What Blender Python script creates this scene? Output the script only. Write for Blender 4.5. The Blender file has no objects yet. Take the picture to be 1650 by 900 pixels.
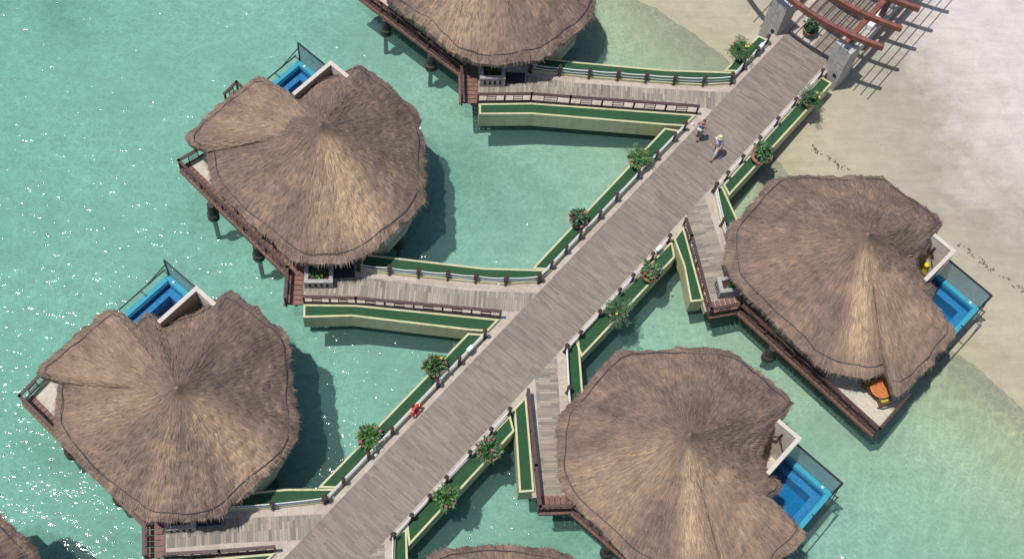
import bpy, bmesh, math, random
import numpy as np
from mathutils import Vector, Matrix

random.seed(7)
rng = np.random.default_rng(11)
sc = bpy.context.scene
C = sc.collection
R = math.radians
TAU = 2 * math.pi

# ------------------------------------------------------------------ camera
H = 62.0                      # camera height over the walkway (m)
FPX = 2200.0                  # focal length in pixels of a 1650 px wide frame
dn = np.array([(639.757 - 825) / FPX, (1516.823 - 450) / FPX, 1.0]); dn /= np.linalg.norm(dn)
uu = np.array([1.0, 0, 0]); uu -= (uu @ dn) * dn; uu /= np.linalg.norm(uu)
vv = -np.cross(dn, uu)
cd = bpy.data.cameras.new('camera'); cam = bpy.data.objects.new('camera', cd); C.objects.link(cam)
cd.sensor_width = 36.0; cd.lens = FPX / 1650 * 36.0; cd.clip_start = 0.5; cd.clip_end = 3000
row = lambda k: Vector((uu[k], vv[k], -dn[k]))
M = Matrix((row(0), -row(1), -row(2))).transposed().to_4x4()
M.translation = (0, 0, H)
cam.matrix_world = M
sc.camera = cam


def at(px, py, z=0.0):
    """the point at height z that stands at a place of the aerial survey photograph"""
    r = np.array([(px - 825) / FPX, (py - 450) / FPX, 1.0])
    t = (H - z) / (r @ dn)
    return (float(r @ uu * t), float(r @ vv * t), z)


AL = 0.8656268
ax = np.array([math.cos(AL), math.sin(AL)])      # direction of the walkway
nx = np.array([-ax[1], ax[0]])                   # its left normal


def ao(a, o, z=0.0):
    return (float(a * ax[0] + o * nx[0]), float(a * ax[1] + o * nx[1]), z)


def aoff(p):
    return float(p[0] * ax[0] + p[1] * ax[1]), float(p[0] * nx[0] + p[1] * nx[1])


# ------------------------------------------------------------------ materials
def mat(name):
    m = bpy.data.materials.new(name); m.use_nodes = True
    nt = m.node_tree
    for n in list(nt.nodes): nt.nodes.remove(n)
    out = nt.nodes.new('ShaderNodeOutputMaterial')
    return m, nt, out


class NT:
    def __init__(s, name):
        s.m, s.nt, s.out = mat(name)

    def n(s, t, **kw):
        nd = s.nt.nodes.new('ShaderNode' + t)
        ins = kw.pop('ins', {})
        for k, v in kw.items(): setattr(nd, k, v)
        for k, v in ins.items(): s.set(nd, k, v)
        return nd

    def set(s, nd, k, v):
        sock = nd.inputs[k]
        if isinstance(v, bpy.types.NodeSocket): s.nt.links.new(v, sock)
        elif hasattr(v, 'outputs'): s.nt.links.new(v.outputs[0], sock)
        else:
            if sock.type == 'RGBA' and len(v) == 3: v = (*v, 1)
            sock.default_value = v

    def noise(s, vec, scale, detail=4, rough=0.55, dist=0.0):
        return s.n('TexNoise', ins={'Vector': vec, 'Scale': scale, 'Detail': detail, 'Roughness': rough, 'Distortion': dist})

    def mapping(s, vec, scale=(1, 1, 1), rot=(0, 0, 0), loc=(0, 0, 0)):
        return s.n('Mapping', ins={'Vector': vec, 'Scale': scale, 'Rotation': rot, 'Location': loc})

    def ramp(s, fac, *stops):
        nd = s.n('ValToRGB', ins={'Fac': fac})
        el = nd.color_ramp.elements
        while len(el) < len(stops): el.new(0.5)
        for e, (p, c) in zip(el, stops):
            e.position = p; e.color = (*c, 1) if not isinstance(c, (int, float)) else (c, c, c, 1)
        return nd

    def mix(s, fac, a, b, mode='MIX'):
        nd = s.n('MixRGB', blend_type=mode)
        s.set(nd, 'Fac', fac); s.set(nd, 'Color1', a); s.set(nd, 'Color2', b)
        return nd

    def math(s, op, a, b=0.0, clamp=False):
        nd = s.n('Math', operation=op, use_clamp=clamp)
        s.set(nd, 0, a); s.set(nd, 1, b)
        return nd

    def bump(s, h, strength=0.5, dist=0.02, normal=None):
        nd = s.n('Bump', ins={'Height': h, 'Strength': strength, 'Distance': dist})
        if normal is not None: s.set(nd, 'Normal', normal)
        return nd

    def pbr(s, color, rough=0.8, normal=None, **kw):
        b = s.n('BsdfPrincipled', ins={'Base Color': color, 'Roughness': rough})
        for k, v in kw.items(): s.set(b, k.replace('_', ' '), v)
        if normal is not None: s.set(b, 'Normal', normal)
        s.nt.links.new(b.outputs[0], s.out.inputs['Surface'])
        return s.m

    def coord(s, which='Object'):
        return s.n('TexCoord').outputs[which]


def srgb(r, g, b):
    f = lambda c: c / 12.92 if c <= 0.04045 else ((c + 0.055) / 1.055) ** 2.4
    return (f(r / 255), f(g / 255), f(b / 255))


def plain(name, col, rough=0.7, var=0.18, scale=3.0, bump=0.0, **kw):
    t = NT(name); o = t.coord()
    n = t.noise(o, scale, 5, 0.6)
    c = t.mix(n.outputs['Fac'], tuple(x * (1 - var) for x in col), tuple(min(1, x * (1 + var)) for x in col))
    nm = t.bump(t.noise(o, scale * 8, 3), bump, 0.02) if bump else None
    return t.pbr(c, rough, nm, **kw)


MT = {}


def thatch_material(name, seed):
    t = NT(name)
    uv = t.n('UVMap', uv_map='UVMap').outputs[0]
    ob = t.coord()
    st = t.noise(t.mapping(uv, (15, 1.3, 1), loc=(seed, seed, 0)), 1.0, 7, 0.78, 0.25)
    st2 = t.noise(t.mapping(uv, (3.2, 0.55, 1), loc=(seed * 2, 3, 0)), 1.0, 4, 0.6, 0.6)
    lay = t.noise(t.mapping(uv, (1.1, 3.0, 1), loc=(seed, 9, 0)), 1.0, 3, 0.6, 0.8)
    pat = t.noise(ob, 0.55, 6, 0.66, 0.6)
    col = t.ramp(st.outputs['Fac'], (0.25, (0.092, 0.065, 0.053)), (0.43, (0.178, 0.131, 0.105)), (0.58, (0.25, 0.187, 0.150)), (0.76, (0.385, 0.297, 0.236)))
    patc = t.ramp(pat.outputs['Fac'], (0.36, (0.62, 0.58, 0.60)), (0.50, (0.98, 0.97, 0.97)), (0.64, (1.40, 1.30, 1.14)))
    col = t.mix(1.0, col, patc, 'MULTIPLY')
    c2 = t.ramp(st2.outputs['Fac'], (0.3, (0.66, 0.64, 0.65)), (0.68, (1.22, 1.19, 1.13)))
    col = t.mix(0.8, col, c2, 'MULTIPLY')
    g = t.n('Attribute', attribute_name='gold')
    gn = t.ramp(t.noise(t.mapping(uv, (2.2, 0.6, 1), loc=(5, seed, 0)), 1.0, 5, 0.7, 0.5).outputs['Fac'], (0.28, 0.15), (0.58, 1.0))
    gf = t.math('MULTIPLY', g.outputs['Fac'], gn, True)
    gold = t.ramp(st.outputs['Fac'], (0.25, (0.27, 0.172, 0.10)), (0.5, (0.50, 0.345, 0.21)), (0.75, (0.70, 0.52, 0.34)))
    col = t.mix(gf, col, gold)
    h = t.math('ADD', st.outputs['Fac'], t.math('MULTIPLY', lay.outputs['Fac'], 0.9))
    return t.pbr(col, 0.95, t.bump(h, 0.7, 0.07), **{'Specular_IOR_Level': 0.15})


def wood_tiles(name, tones, sc_=1.0):
    """wood-look planks laid in running bond; u runs along the plank"""
    t = NT(name)
    uv = t.n('UVMap', uv_map='UVMap').outputs[0]
    br = t.n('TexBrick', offset=0.37, offset_frequency=2, squash=1.0, ins={'Vector': uv, 'Color1': (0, 0, 0, 1), 'Color2': (1, 1, 1, 1), 'Mortar': (0.5, 0.5, 0.5, 1), 'Scale': 1.0,
                                                     'Mortar Size': 0.006, 'Mortar Smooth': 0.3, 'Bias': 0.0, 'Brick Width': 1.15 * sc_, 'Row Height': 0.155 * sc_})
    col = t.ramp(br.outputs['Color'], (0.0, tones[0]), (0.3, tones[1]), (0.62, tones[2]), (1.0, tones[3]))
    gr = t.noise(t.mapping(uv, (1.2, 22, 1)), 1.0, 5, 0.65)
    col = t.mix(0.75, col, t.ramp(gr.outputs['Fac'], (0.3, (0.78, 0.77, 0.77)), (0.7, (1.14, 1.13, 1.12))), 'MULTIPLY')
    big = t.noise(t.coord(), 0.35, 4, 0.6)
    col = t.mix(0.7, col, t.ramp(big.outputs['Fac'], (0.3, (0.80, 0.80, 0.81)), (0.7, (1.12, 1.10, 1.08))), 'MULTIPLY')
    col = t.mix(br.outputs['Fac'], col, (0.12, 0.10, 0.085))
    return t.pbr(col, 0.75, t.bump(gr.outputs['Fac'], 0.3, 0.01))


def stone_courses(name, c1, c2, mortar, w, h, msize=0.01, vert=False, bump=0.6):
    t = NT(name)
    uv = t.n('UVMap', uv_map='UVMap').outputs[0]
    br = t.n('TexBrick', offset=0.43, ins={'Vector': uv, 'Color1': c1, 'Color2': c2, 'Mortar': mortar, 'Scale': 1.0, 'Mortar Size': msize, 'Mortar Smooth': 0.4,
                               'Bias': 0.0, 'Brick Width': w, 'Row Height': h})
    n = t.noise(t.coord(), 5, 6, 0.65)
    col = t.mix(0.8, br.outputs['Color'], t.ramp(n.outputs['Fac'], (0.3, (0.75, 0.75, 0.76)), (0.7, (1.15, 1.14, 1.12))), 'MULTIPLY')
    return t.pbr(col, 0.85, t.bump(t.math('SUBTRACT', n.outputs['Fac'], br.outputs['Fac']), bump, 0.02))


def make_materials():
    for k in range(3): MT['thatch%d' % k] = thatch_material('thatch_straw_%d' % k, 3.1 + 4.7 * k)
    t = NT('loose_straw')
    oi = t.n('Attribute', attribute_name='tone')
    col = t.ramp(oi.outputs['Fac'], (0.0, (0.092, 0.064, 0.055)), (0.45, (0.200, 0.146, 0.121)), (0.75, (0.33, 0.246, 0.190)), (1.0, (0.64, 0.455, 0.28)))
    MT['straw'] = t.pbr(col, 0.9, **{'Specular_IOR_Level': 0.2})
    MT['wood_main'] = wood_tiles('walkway_planks', ((0.165, 0.141, 0.119), (0.203, 0.172, 0.143), (0.226, 0.191, 0.157), (0.262, 0.22, 0.179)), 0.66)
    MT['wood_path'] = wood_tiles('path_planks', ((0.175, 0.158, 0.133), (0.235, 0.21, 0.168), (0.285, 0.25, 0.20), (0.36, 0.315, 0.25)), 0.78)
    MT['paver'] = stone_courses('tan_pavers', (0.38, 0.315, 0.26), (0.46, 0.40, 0.34), (0.27, 0.235, 0.20), 0.62, 0.62, 0.008, bump=0.25)
    MT['ledgestone'] = stone_courses('split_face_stone', (0.40, 0.37, 0.335), (0.56, 0.515, 0.46), (0.27, 0.25, 0.225), 0.55, 0.075, 0.008, bump=0.8)
    MT['boxstone'] = stone_courses('pale_stone', (0.33, 0.31, 0.30), (0.42, 0.40, 0.38), (0.2, 0.19, 0.18), 0.5, 0.2, 0.006)
    t = NT('green_turf'); o = t.coord()
    n1 = t.noise(o, 2.2, 5, 0.65); n2 = t.noise(o, 38, 2, 0.7)
    col = t.mix(n1.outputs['Fac'], (0.013, 0.056, 0.021), (0.029, 0.102, 0.040))
    col = t.mix(0.6, col, t.ramp(n2.outputs['Fac'], (0.3, (0.5, 0.55, 0.5)), (0.7, (1.3, 1.25, 1.25))), 'MULTIPLY')
    MT['turf'] = t.pbr(col, 0.95, t.bump(n2.outputs['Fac'], 0.9, 0.03))
    t = NT('yellow_render'); o = t.coord()
    n1 = t.noise(o, 0.8, 6, 0.7); n2 = t.noise(t.mapping(o, (3, 3, 0.5)), 1.0, 5, 0.7)
    col = t.mix(n1.outputs['Fac'], (0.43, 0.42, 0.235), (0.56, 0.545, 0.335))
    col = t.mix(0.6, col, t.ramp(n2.outputs['Fac'], (0.32, (0.72, 0.72, 0.68)), (0.6, (1.05, 1.05, 1.05))), 'MULTIPLY')
    MT['yellow'] = t.pbr(col, 0.7, t.bump(t.noise(o, 25, 3).outputs['Fac'], 0.2, 0.01))
    MT['cream'] = plain('cream_render', (0.50, 0.47, 0.31), 0.8, 0.12, 1.5, 0.2)
    t = NT('brown_rail'); o = t.coord()
    g = t.noise(t.mapping(o, (9, 9, 9)), 1, 4, 0.7)
    MT['rail'] = t.pbr(t.ramp(g.outputs['Fac'], (0.3, (0.038, 0.018, 0.017)), (0.7, (0.085, 0.041, 0.036))), 0.55)
    MT['post'] = plain('dark_post_wood', (0.055, 0.032, 0.026), 0.6, 0.3, 8)
    t = NT('deck_boards'); o = t.coord()
    g = t.noise(o, 2.6, 6, 0.7)
    MT['deck'] = t.pbr(t.ramp(g.outputs['Fac'], (0.3, (0.115, 0.055, 0.042)), (0.7, (0.235, 0.125, 0.095))), 0.7, t.bump(g.outputs['Fac'], 0.3, 0.02))
    MT['rope'] = plain('white_rope', (0.62, 0.60, 0.60), 0.8, 0.15, 20)
    MT['roofrope'] = plain('dark_rope', (0.05, 0.045, 0.052), 0.8, 0.4, 3)
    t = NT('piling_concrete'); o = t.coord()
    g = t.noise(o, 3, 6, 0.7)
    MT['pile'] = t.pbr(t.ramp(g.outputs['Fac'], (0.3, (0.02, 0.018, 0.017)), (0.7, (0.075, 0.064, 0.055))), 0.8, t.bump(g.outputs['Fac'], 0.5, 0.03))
    MT['terrace'] = stone_courses('terrace_stone', (0.45, 0.42, 0.34), (0.52, 0.48, 0.39), (0.33, 0.30, 0.25), 0.9, 0.3, 0.006, bump=0.15)
    MT['courtwood'] = plain('tan_wall_boards', (0.30, 0.235, 0.165), 0.8, 0.25, 3, 0.3)
    MT['wallcap'] = plain('pale_wall_cap', (0.50, 0.45, 0.39), 0.75, 0.12, 2.5, 0.15)
    MT['courtwall'] = stone_courses('court_wall_tiles', (0.66, 0.60, 0.52), (0.76, 0.70, 0.61), (0.5, 0.45, 0.39), 1.1, 0.22, 0.008, bump=0.3)
    MT['poolrim'] = plain('turquoise_tile', (0.045, 0.29, 0.40), 0.25, 0.14, 6)
    t = NT('pool_mosaic'); o = t.coord()
    vo = t.n('TexVoronoi', ins={'Vector': o, 'Scale': 24.0})
    MT['mosaic'] = t.pbr(t.mix(0.85, t.ramp(vo.outputs['Color'], (0.2, (0.06, 0.19, 0.34)), (0.8, (0.13, 0.30, 0.47))), (0.9, 0.95, 1.0), 'MULTIPLY'), 0.3)
    t = NT('pool_basin'); o = t.coord()
    vo = t.n('TexVoronoi', ins={'Vector': o, 'Scale': 16.0})
    MT['basin'] = t.pbr(t.ramp(vo.outputs['Color'], (0.1, (0.010, 0.13, 0.27)), (0.9, (0.022, 0.20, 0.36))), 0.35)
    t = NT('pool_water'); o = t.coord()
    nm = t.bump(t.noise(o, 3.2, 3, 0.5, 0.4).outputs['Fac'], 0.5, 0.12)
    fr = t.n('Fresnel', ins={'IOR': 1.33, 'Normal': nm})
    tr = t.n('BsdfTransparent', ins={'Color': (0.55, 0.86, 0.97)})
    gl = t.n('BsdfGlossy', ins={'Roughness': 0.03, 'Normal': nm})
    mx = t.n('MixShader'); t.set(mx, 0, fr); t.nt.links.new(tr.outputs[0], mx.inputs[1]); t.nt.links.new(gl.outputs[0], mx.inputs[2])
    t.nt.links.new(mx.outputs[0], t.out.inputs['Surface']); MT['poolwater'] = t.m
    t = NT('frosted_glass')
    tr = t.n('BsdfTransparent', ins={'Color': (0.72, 0.80, 0.82)})
    pb = t.n('BsdfPrincipled', ins={'Base Color': (0.34, 0.44, 0.46), 'Roughness': 0.25})
    mx = t.n('MixShader'); t.set(mx, 0, 0.42); t.nt.links.new(tr.outputs[0], mx.inputs[1]); t.nt.links.new(pb.outputs[0], mx.inputs[2])
    t.nt.links.new(mx.outputs[0], t.out.inputs['Surface']); MT['glass'] = t.m
    MT['blackmetal'] = plain('dark_metal', (0.018, 0.017, 0.018), 0.45, 0.2, 10)
    MT['terracotta'] = plain('terracotta', (0.27, 0.135, 0.085), 0.8, 0.25, 5, 0.3)
    MT['soil'] = plain('potting_soil', (0.055, 0.032, 0.022), 1.0, 0.4, 12, 0.6)
    for k, (a, b) in enumerate((((0.009, 0.042, 0.011), (0.040, 0.135, 0.028)), ((0.013, 0.058, 0.012), (0.062, 0.175, 0.03)), ((0.008, 0.038, 0.015), (0.034, 0.112, 0.036)))):
        t = NT('leaf_green_%d' % k); g = t.n('Attribute', attribute_name='tone')
        MT['leaf%d' % k] = t.pbr(t.mix(g.outputs['Fac'], a, b), 0.45)
    MT['stem'] = plain('plant_stem', (0.08, 0.10, 0.035), 0.7)
    for n, c in (('red', (0.62, 0.06, 0.04)), ('pink', (0.62, 0.07, 0.22)), ('yellowf', (0.80, 0.55, 0.02)), ('orange', (0.66, 0.20, 0.05))):
        MT[n] = plain('petal_' + n, c, 0.6, 0.2, 20)
    MT['buoy'] = plain('orange_lifebuoy', (0.62, 0.07, 0.02), 0.45, 0.1)
    MT['white'] = plain('white_plastic', (0.74, 0.73, 0.76), 0.4, 0.06)
    MT['grey'] = plain('grey_cap', (0.40, 0.40, 0.40), 0.7, 0.15, 4, 0.2)
    MT['mat'] = plain('charcoal_mat', (0.030, 0.030, 0.040), 0.95, 0.25, 30, 0.4)
    MT['door'] = plain('dark_red_door', (0.075, 0.022, 0.018), 0.5, 0.25, 6)
    MT['dark'] = plain('black_slot', (0.012, 0.010, 0.009), 0.9)
    t = NT('red_timber'); o = t.coord()
    g = t.noise(t.mapping(o, (2.5, 2.5, 6)), 1, 5, 0.7)
    MT['redwood'] = t.pbr(t.ramp(g.outputs['Fac'], (0.3, (0.115, 0.038, 0.028)), (0.7, (0.27, 0.098, 0.07))), 0.6)
    MT['rod'] = plain('dark_red_rod', (0.095, 0.032, 0.026), 0.6, 0.25)
    MT['chairwood'] = plain('brown_chair_wood', (0.16, 0.065, 0.028), 0.55, 0.25, 8)
    MT['tablewood'] = plain('orange_table_top', (0.46, 0.15, 0.04), 0.5, 0.2, 6)
    MT['cushion'] = plain('olive_yellow_cushion', (0.38, 0.36, 0.045), 0.9, 0.15, 12)
    MT['seaweed'] = plain('dry_seaweed', (0.10, 0.085, 0.055), 0.95, 0.4, 8)
    for n, c in (('skin', (0.40, 0.19, 0.125)), ('skin2', (0.46, 0.23, 0.155)), ('hair', (0.035, 0.022, 0.016)), ('bluetop', (0.015, 0.17, 0.52)), ('denim', (0.26, 0.33, 0.47)), ('shirt', (0.68, 0.68, 0.71)),
                 ('trousers', (0.46, 0.45, 0.45)), ('straw_hat', (0.60, 0.50, 0.30)), ('hatband', (0.10, 0.07, 0.05)), ('shoe', (0.025, 0.022, 0.03)), ('bluebag', (0.03, 0.13, 0.55)), ('paper', (0.66, 0.58, 0.48)), ('yellow_cloth', (0.72, 0.60, 0.02))):
        MT[n] = plain('cloth_' + n if n not in ('skin', 'skin2', 'hair') else n, c, 0.75, 0.12, 9)


make_materials()


# ------------------------------------------------------------------ mesh building
class MB:
    def __init__(s):
        s.v, s.f, s.uv, s.att = [], [], [], {}

    def add(s, verts, faces, uvs=None):
        b = len(s.v)
        s.v.extend([tuple(map(float, p)) for p in verts])
        for i, f in enumerate(faces):
            s.f.append([b + k for k in f])
            s.uv.append(uvs[i] if uvs else None)
        return b

    def hexa(s, b4, t4):
        """box from four bottom and four top corners in the same order"""
        v = list(b4) + list(t4)
        s.add(v, [(3, 2, 1, 0), (4, 5, 6, 7), (0, 1, 5, 4), (1, 2, 6, 5), (2, 3, 7, 6), (3, 0, 4, 7)])

    def box(s, c, size, rot=0.0):
        x, y, z = size[0] / 2, size[1] / 2, size[2] / 2
        cr, sr = math.cos(rot), math.sin(rot)
        P = lambda a, b, d: (c[0] + cr * a - sr * b, c[1] + sr * a + cr * b, c[2] + d)
        s.hexa([P(-x, -y, -z), P(x, -y, -z), P(x, y, -z), P(-x, y, -z)], [P(-x, -y, z), P(x, -y, z), P(x, y, z), P(-x, y, z)])

    def bar(s, p, q, w, h):
        """rectangular bar, w across (horizontal), h in height"""
        p, q = Vector(p), Vector(q); d = (q - p)
        if d.length < 1e-6: return
        d.normalize()
        side = d.cross(Vector((0, 0, 1)))
        if side.length < 1e-3: side = Vector((1, 0, 0))
        side.normalize(); up = side.cross(d).normalized()
        a, b = side * w / 2, up * h / 2
        s.hexa([p - a - b, p + a - b, p + a + b, p - a + b], [q - a - b, q + a - b, q + a + b, q - a + b])

    def tube(s, pts, r, n=8, taper=None):
        pts = [Vector(p) for p in pts]; rings = []
        for i, p in enumerate(pts):
            d = (pts[min(i + 1, len(pts) - 1)] - pts[max(i - 1, 0)]).normalized()
            a = d.cross(Vector((0, 0, 1)))
            if a.length < 1e-3: a = d.cross(Vector((1, 0, 0)))
            a.normalize(); b = d.cross(a)
            rr = r if taper is None else taper[i]
            rings.append([p + (a * math.cos(TAU * k / n) + b * math.sin(TAU * k / n)) * rr for k in range(n)])
        v = [q for rg in rings for q in rg]; f = []
        for i in range(len(pts) - 1):
            for k in range(n):
                f.append((i * n + k, i * n + (k + 1) % n, (i + 1) * n + (k + 1) % n, (i + 1) * n + k))
        f.append(tuple(range(n))[::-1]); f.append(tuple((len(pts) - 1) * n + k for k in range(n)))
        s.add(v, f)

    def prism(s, poly, z0, z1):
        n = len(poly)
        v = [(p[0], p[1], z0) for p in poly] + [(p[0], p[1], z1) for p in poly]
        s.add(v, [tuple(range(n))[::-1], tuple(range(n, 2 * n))] + [(k, (k + 1) % n, n + (k + 1) % n, n + k) for k in range(n)])

    def lathe(s, c, prof, n=20):
        v, f = [], []
        for (r, z) in prof:
            for k in range(n):
                v.append((c[0] + r * math.cos(TAU * k / n), c[1] + r * math.sin(TAU * k / n), c[2] + z))
        for i in range(len(prof) - 1):
            for k in range(n):
                f.append((i * n + k, i * n + (k + 1) % n, (i + 1) * n + (k + 1) % n, (i + 1) * n + k))
        f.append(tuple(range(n))[::-1]); f.append(tuple((len(prof) - 1) * n + k for k in range(n)))
        s.add(v, f)

    def build(s, name, m, parent=None, loc=(0, 0, 0), smooth=False, normals=True, uvaxes=None, bevel=0.0):
        me = bpy.data.meshes.new(name)
        L = Vector(loc)
        me.from_pydata([tuple(Vector(p) - L) for p in s.v], [], s.f)
        if normals:
            bm = bmesh.new(); bm.from_mesh(me); bmesh.ops.recalc_face_normals(bm, faces=bm.faces); bm.to_mesh(me); bm.free()
        uvl = me.uv_layers.new(name='UVMap')
        for p in me.polygons:
            cu = s.uv[p.index] if p.index < len(s.uv) else None
            for j, li in enumerate(p.loop_indices):
                if cu and not normals: uvl.data[li].uv = cu[j]
                else:
                    co = me.vertices[me.loops[li].vertex_index].co + L
                    if uvaxes: uvl.data[li].uv = (co.x * uvaxes[0][0] + co.y * uvaxes[0][1], co.x * uvaxes[1][0] + co.y * uvaxes[1][1])
                    else:
                        nn = p.normal
                        if abs(nn.z) > 0.7: uvl.data[li].uv = (co.x, co.y)
                        else:
                            tx = Vector((-nn.y, nn.x, 0)).normalized()
                            uvl.data[li].uv = (co.dot(tx), co.z)
        for k, vals in s.att.items():
            a = me.attributes.new(k, 'FLOAT', 'POINT'); a.data.foreach_set('value', np.asarray(vals, dtype=np.float32))
        if smooth:
            me.polygons.foreach_set('use_smooth', [True] * len(me.polygons))
        me.materials.append(MT[m] if isinstance(m, str) else m)
        o = bpy.data.objects.new(name, me); C.objects.link(o)
        if parent is not None: o.parent = parent
        else: o.location = L
        if bevel:
            b = o.modifiers.new('edge', 'BEVEL'); b.width = bevel; b.segments = 1; b.limit_method = 'ANGLE'
        return o


def thing(name, label, cat, loc, group=None):
    o = bpy.data.objects.new(name, None); C.objects.link(o)
    o.location = loc; o['label'] = label; o['category'] = cat; o.empty_display_size = 0.3
    if group: o['group'] = group
    return o


def tag(o, label, cat, group=None):
    o['label'] = label; o['category'] = cat
    if group: o['group'] = group
    return o


def struct(o, kind='structure'):
    o['kind'] = kind
    return o


# ------------------------------------------------------------------ ground, water
WZ = -1.5
shore_px = [(985, -160), (1010, -60), (1036, 0), (1068, 27), (1108, 53), (1140, 79), (1178, 112), (1212, 175), (1244, 250), (1262, 300), (1300, 380), (1400, 470), (1480, 530), (1550, 566), (1592, 600), (1650, 640), (1720, 690), (1850, 780), (2300, 1000)]
shore = np.array([at(x, y, WZ)[:2] for x, y in shore_px])


def wob(x, y, seed=0):
    s = 0
    for k, (fx, fy, a) in enumerate(((.31, .17, .5), (-.23, .41, .45), (.77, -.53, .25), (1.13, .91, .16), (-1.7, 1.2, .1), (2.9, 2.1, .06))):
        s = s + a * np.sin(fx * x + fy * y + 1.7 * k + seed)
    return s


def ground_height(x, y):
    x = np.asarray(x, float); y = np.asarray(y, float)
    d = np.full(x.shape, 1e9); sgn = np.zeros(x.shape)
    for a, b in zip(shore[:-1], shore[1:]):
        e = b - a; L = e @ e
        t = np.clip(((x - a[0]) * e[0] + (y - a[1]) * e[1]) / L, 0, 1)
        dx, dy = x - a[0] - t * e[0], y - a[1] - t * e[1]
        dd = np.hypot(dx, dy)
        s = np.sign(e[0] * dy - e[1] * dx)
        m = dd < d
        d = np.where(m, dd, d); sgn = np.where(m, s, sgn)
    d = d * sgn + 0.35 * wob(x, y)
    land = 0.075 * d
    land = np.where(d > 14, 0.075 * 14 + 0.02 * (d - 14), land)
    dm = np.minimum(d, 0); sea = -2.45 * (1 - np.exp(-dm * dm / (8.0 * (2.5 - dm)))) - 0.012 * np.clip(-d - 25, 0, 80)
    return WZ + np.where(d > 0, land, sea) + 0.035 * wob(x * 1.3, y * 1.3, 2.0) + np.where(d > 2.5, 0.02 * wob(x * 4.1, y * 3.7, 5), 0)


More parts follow.
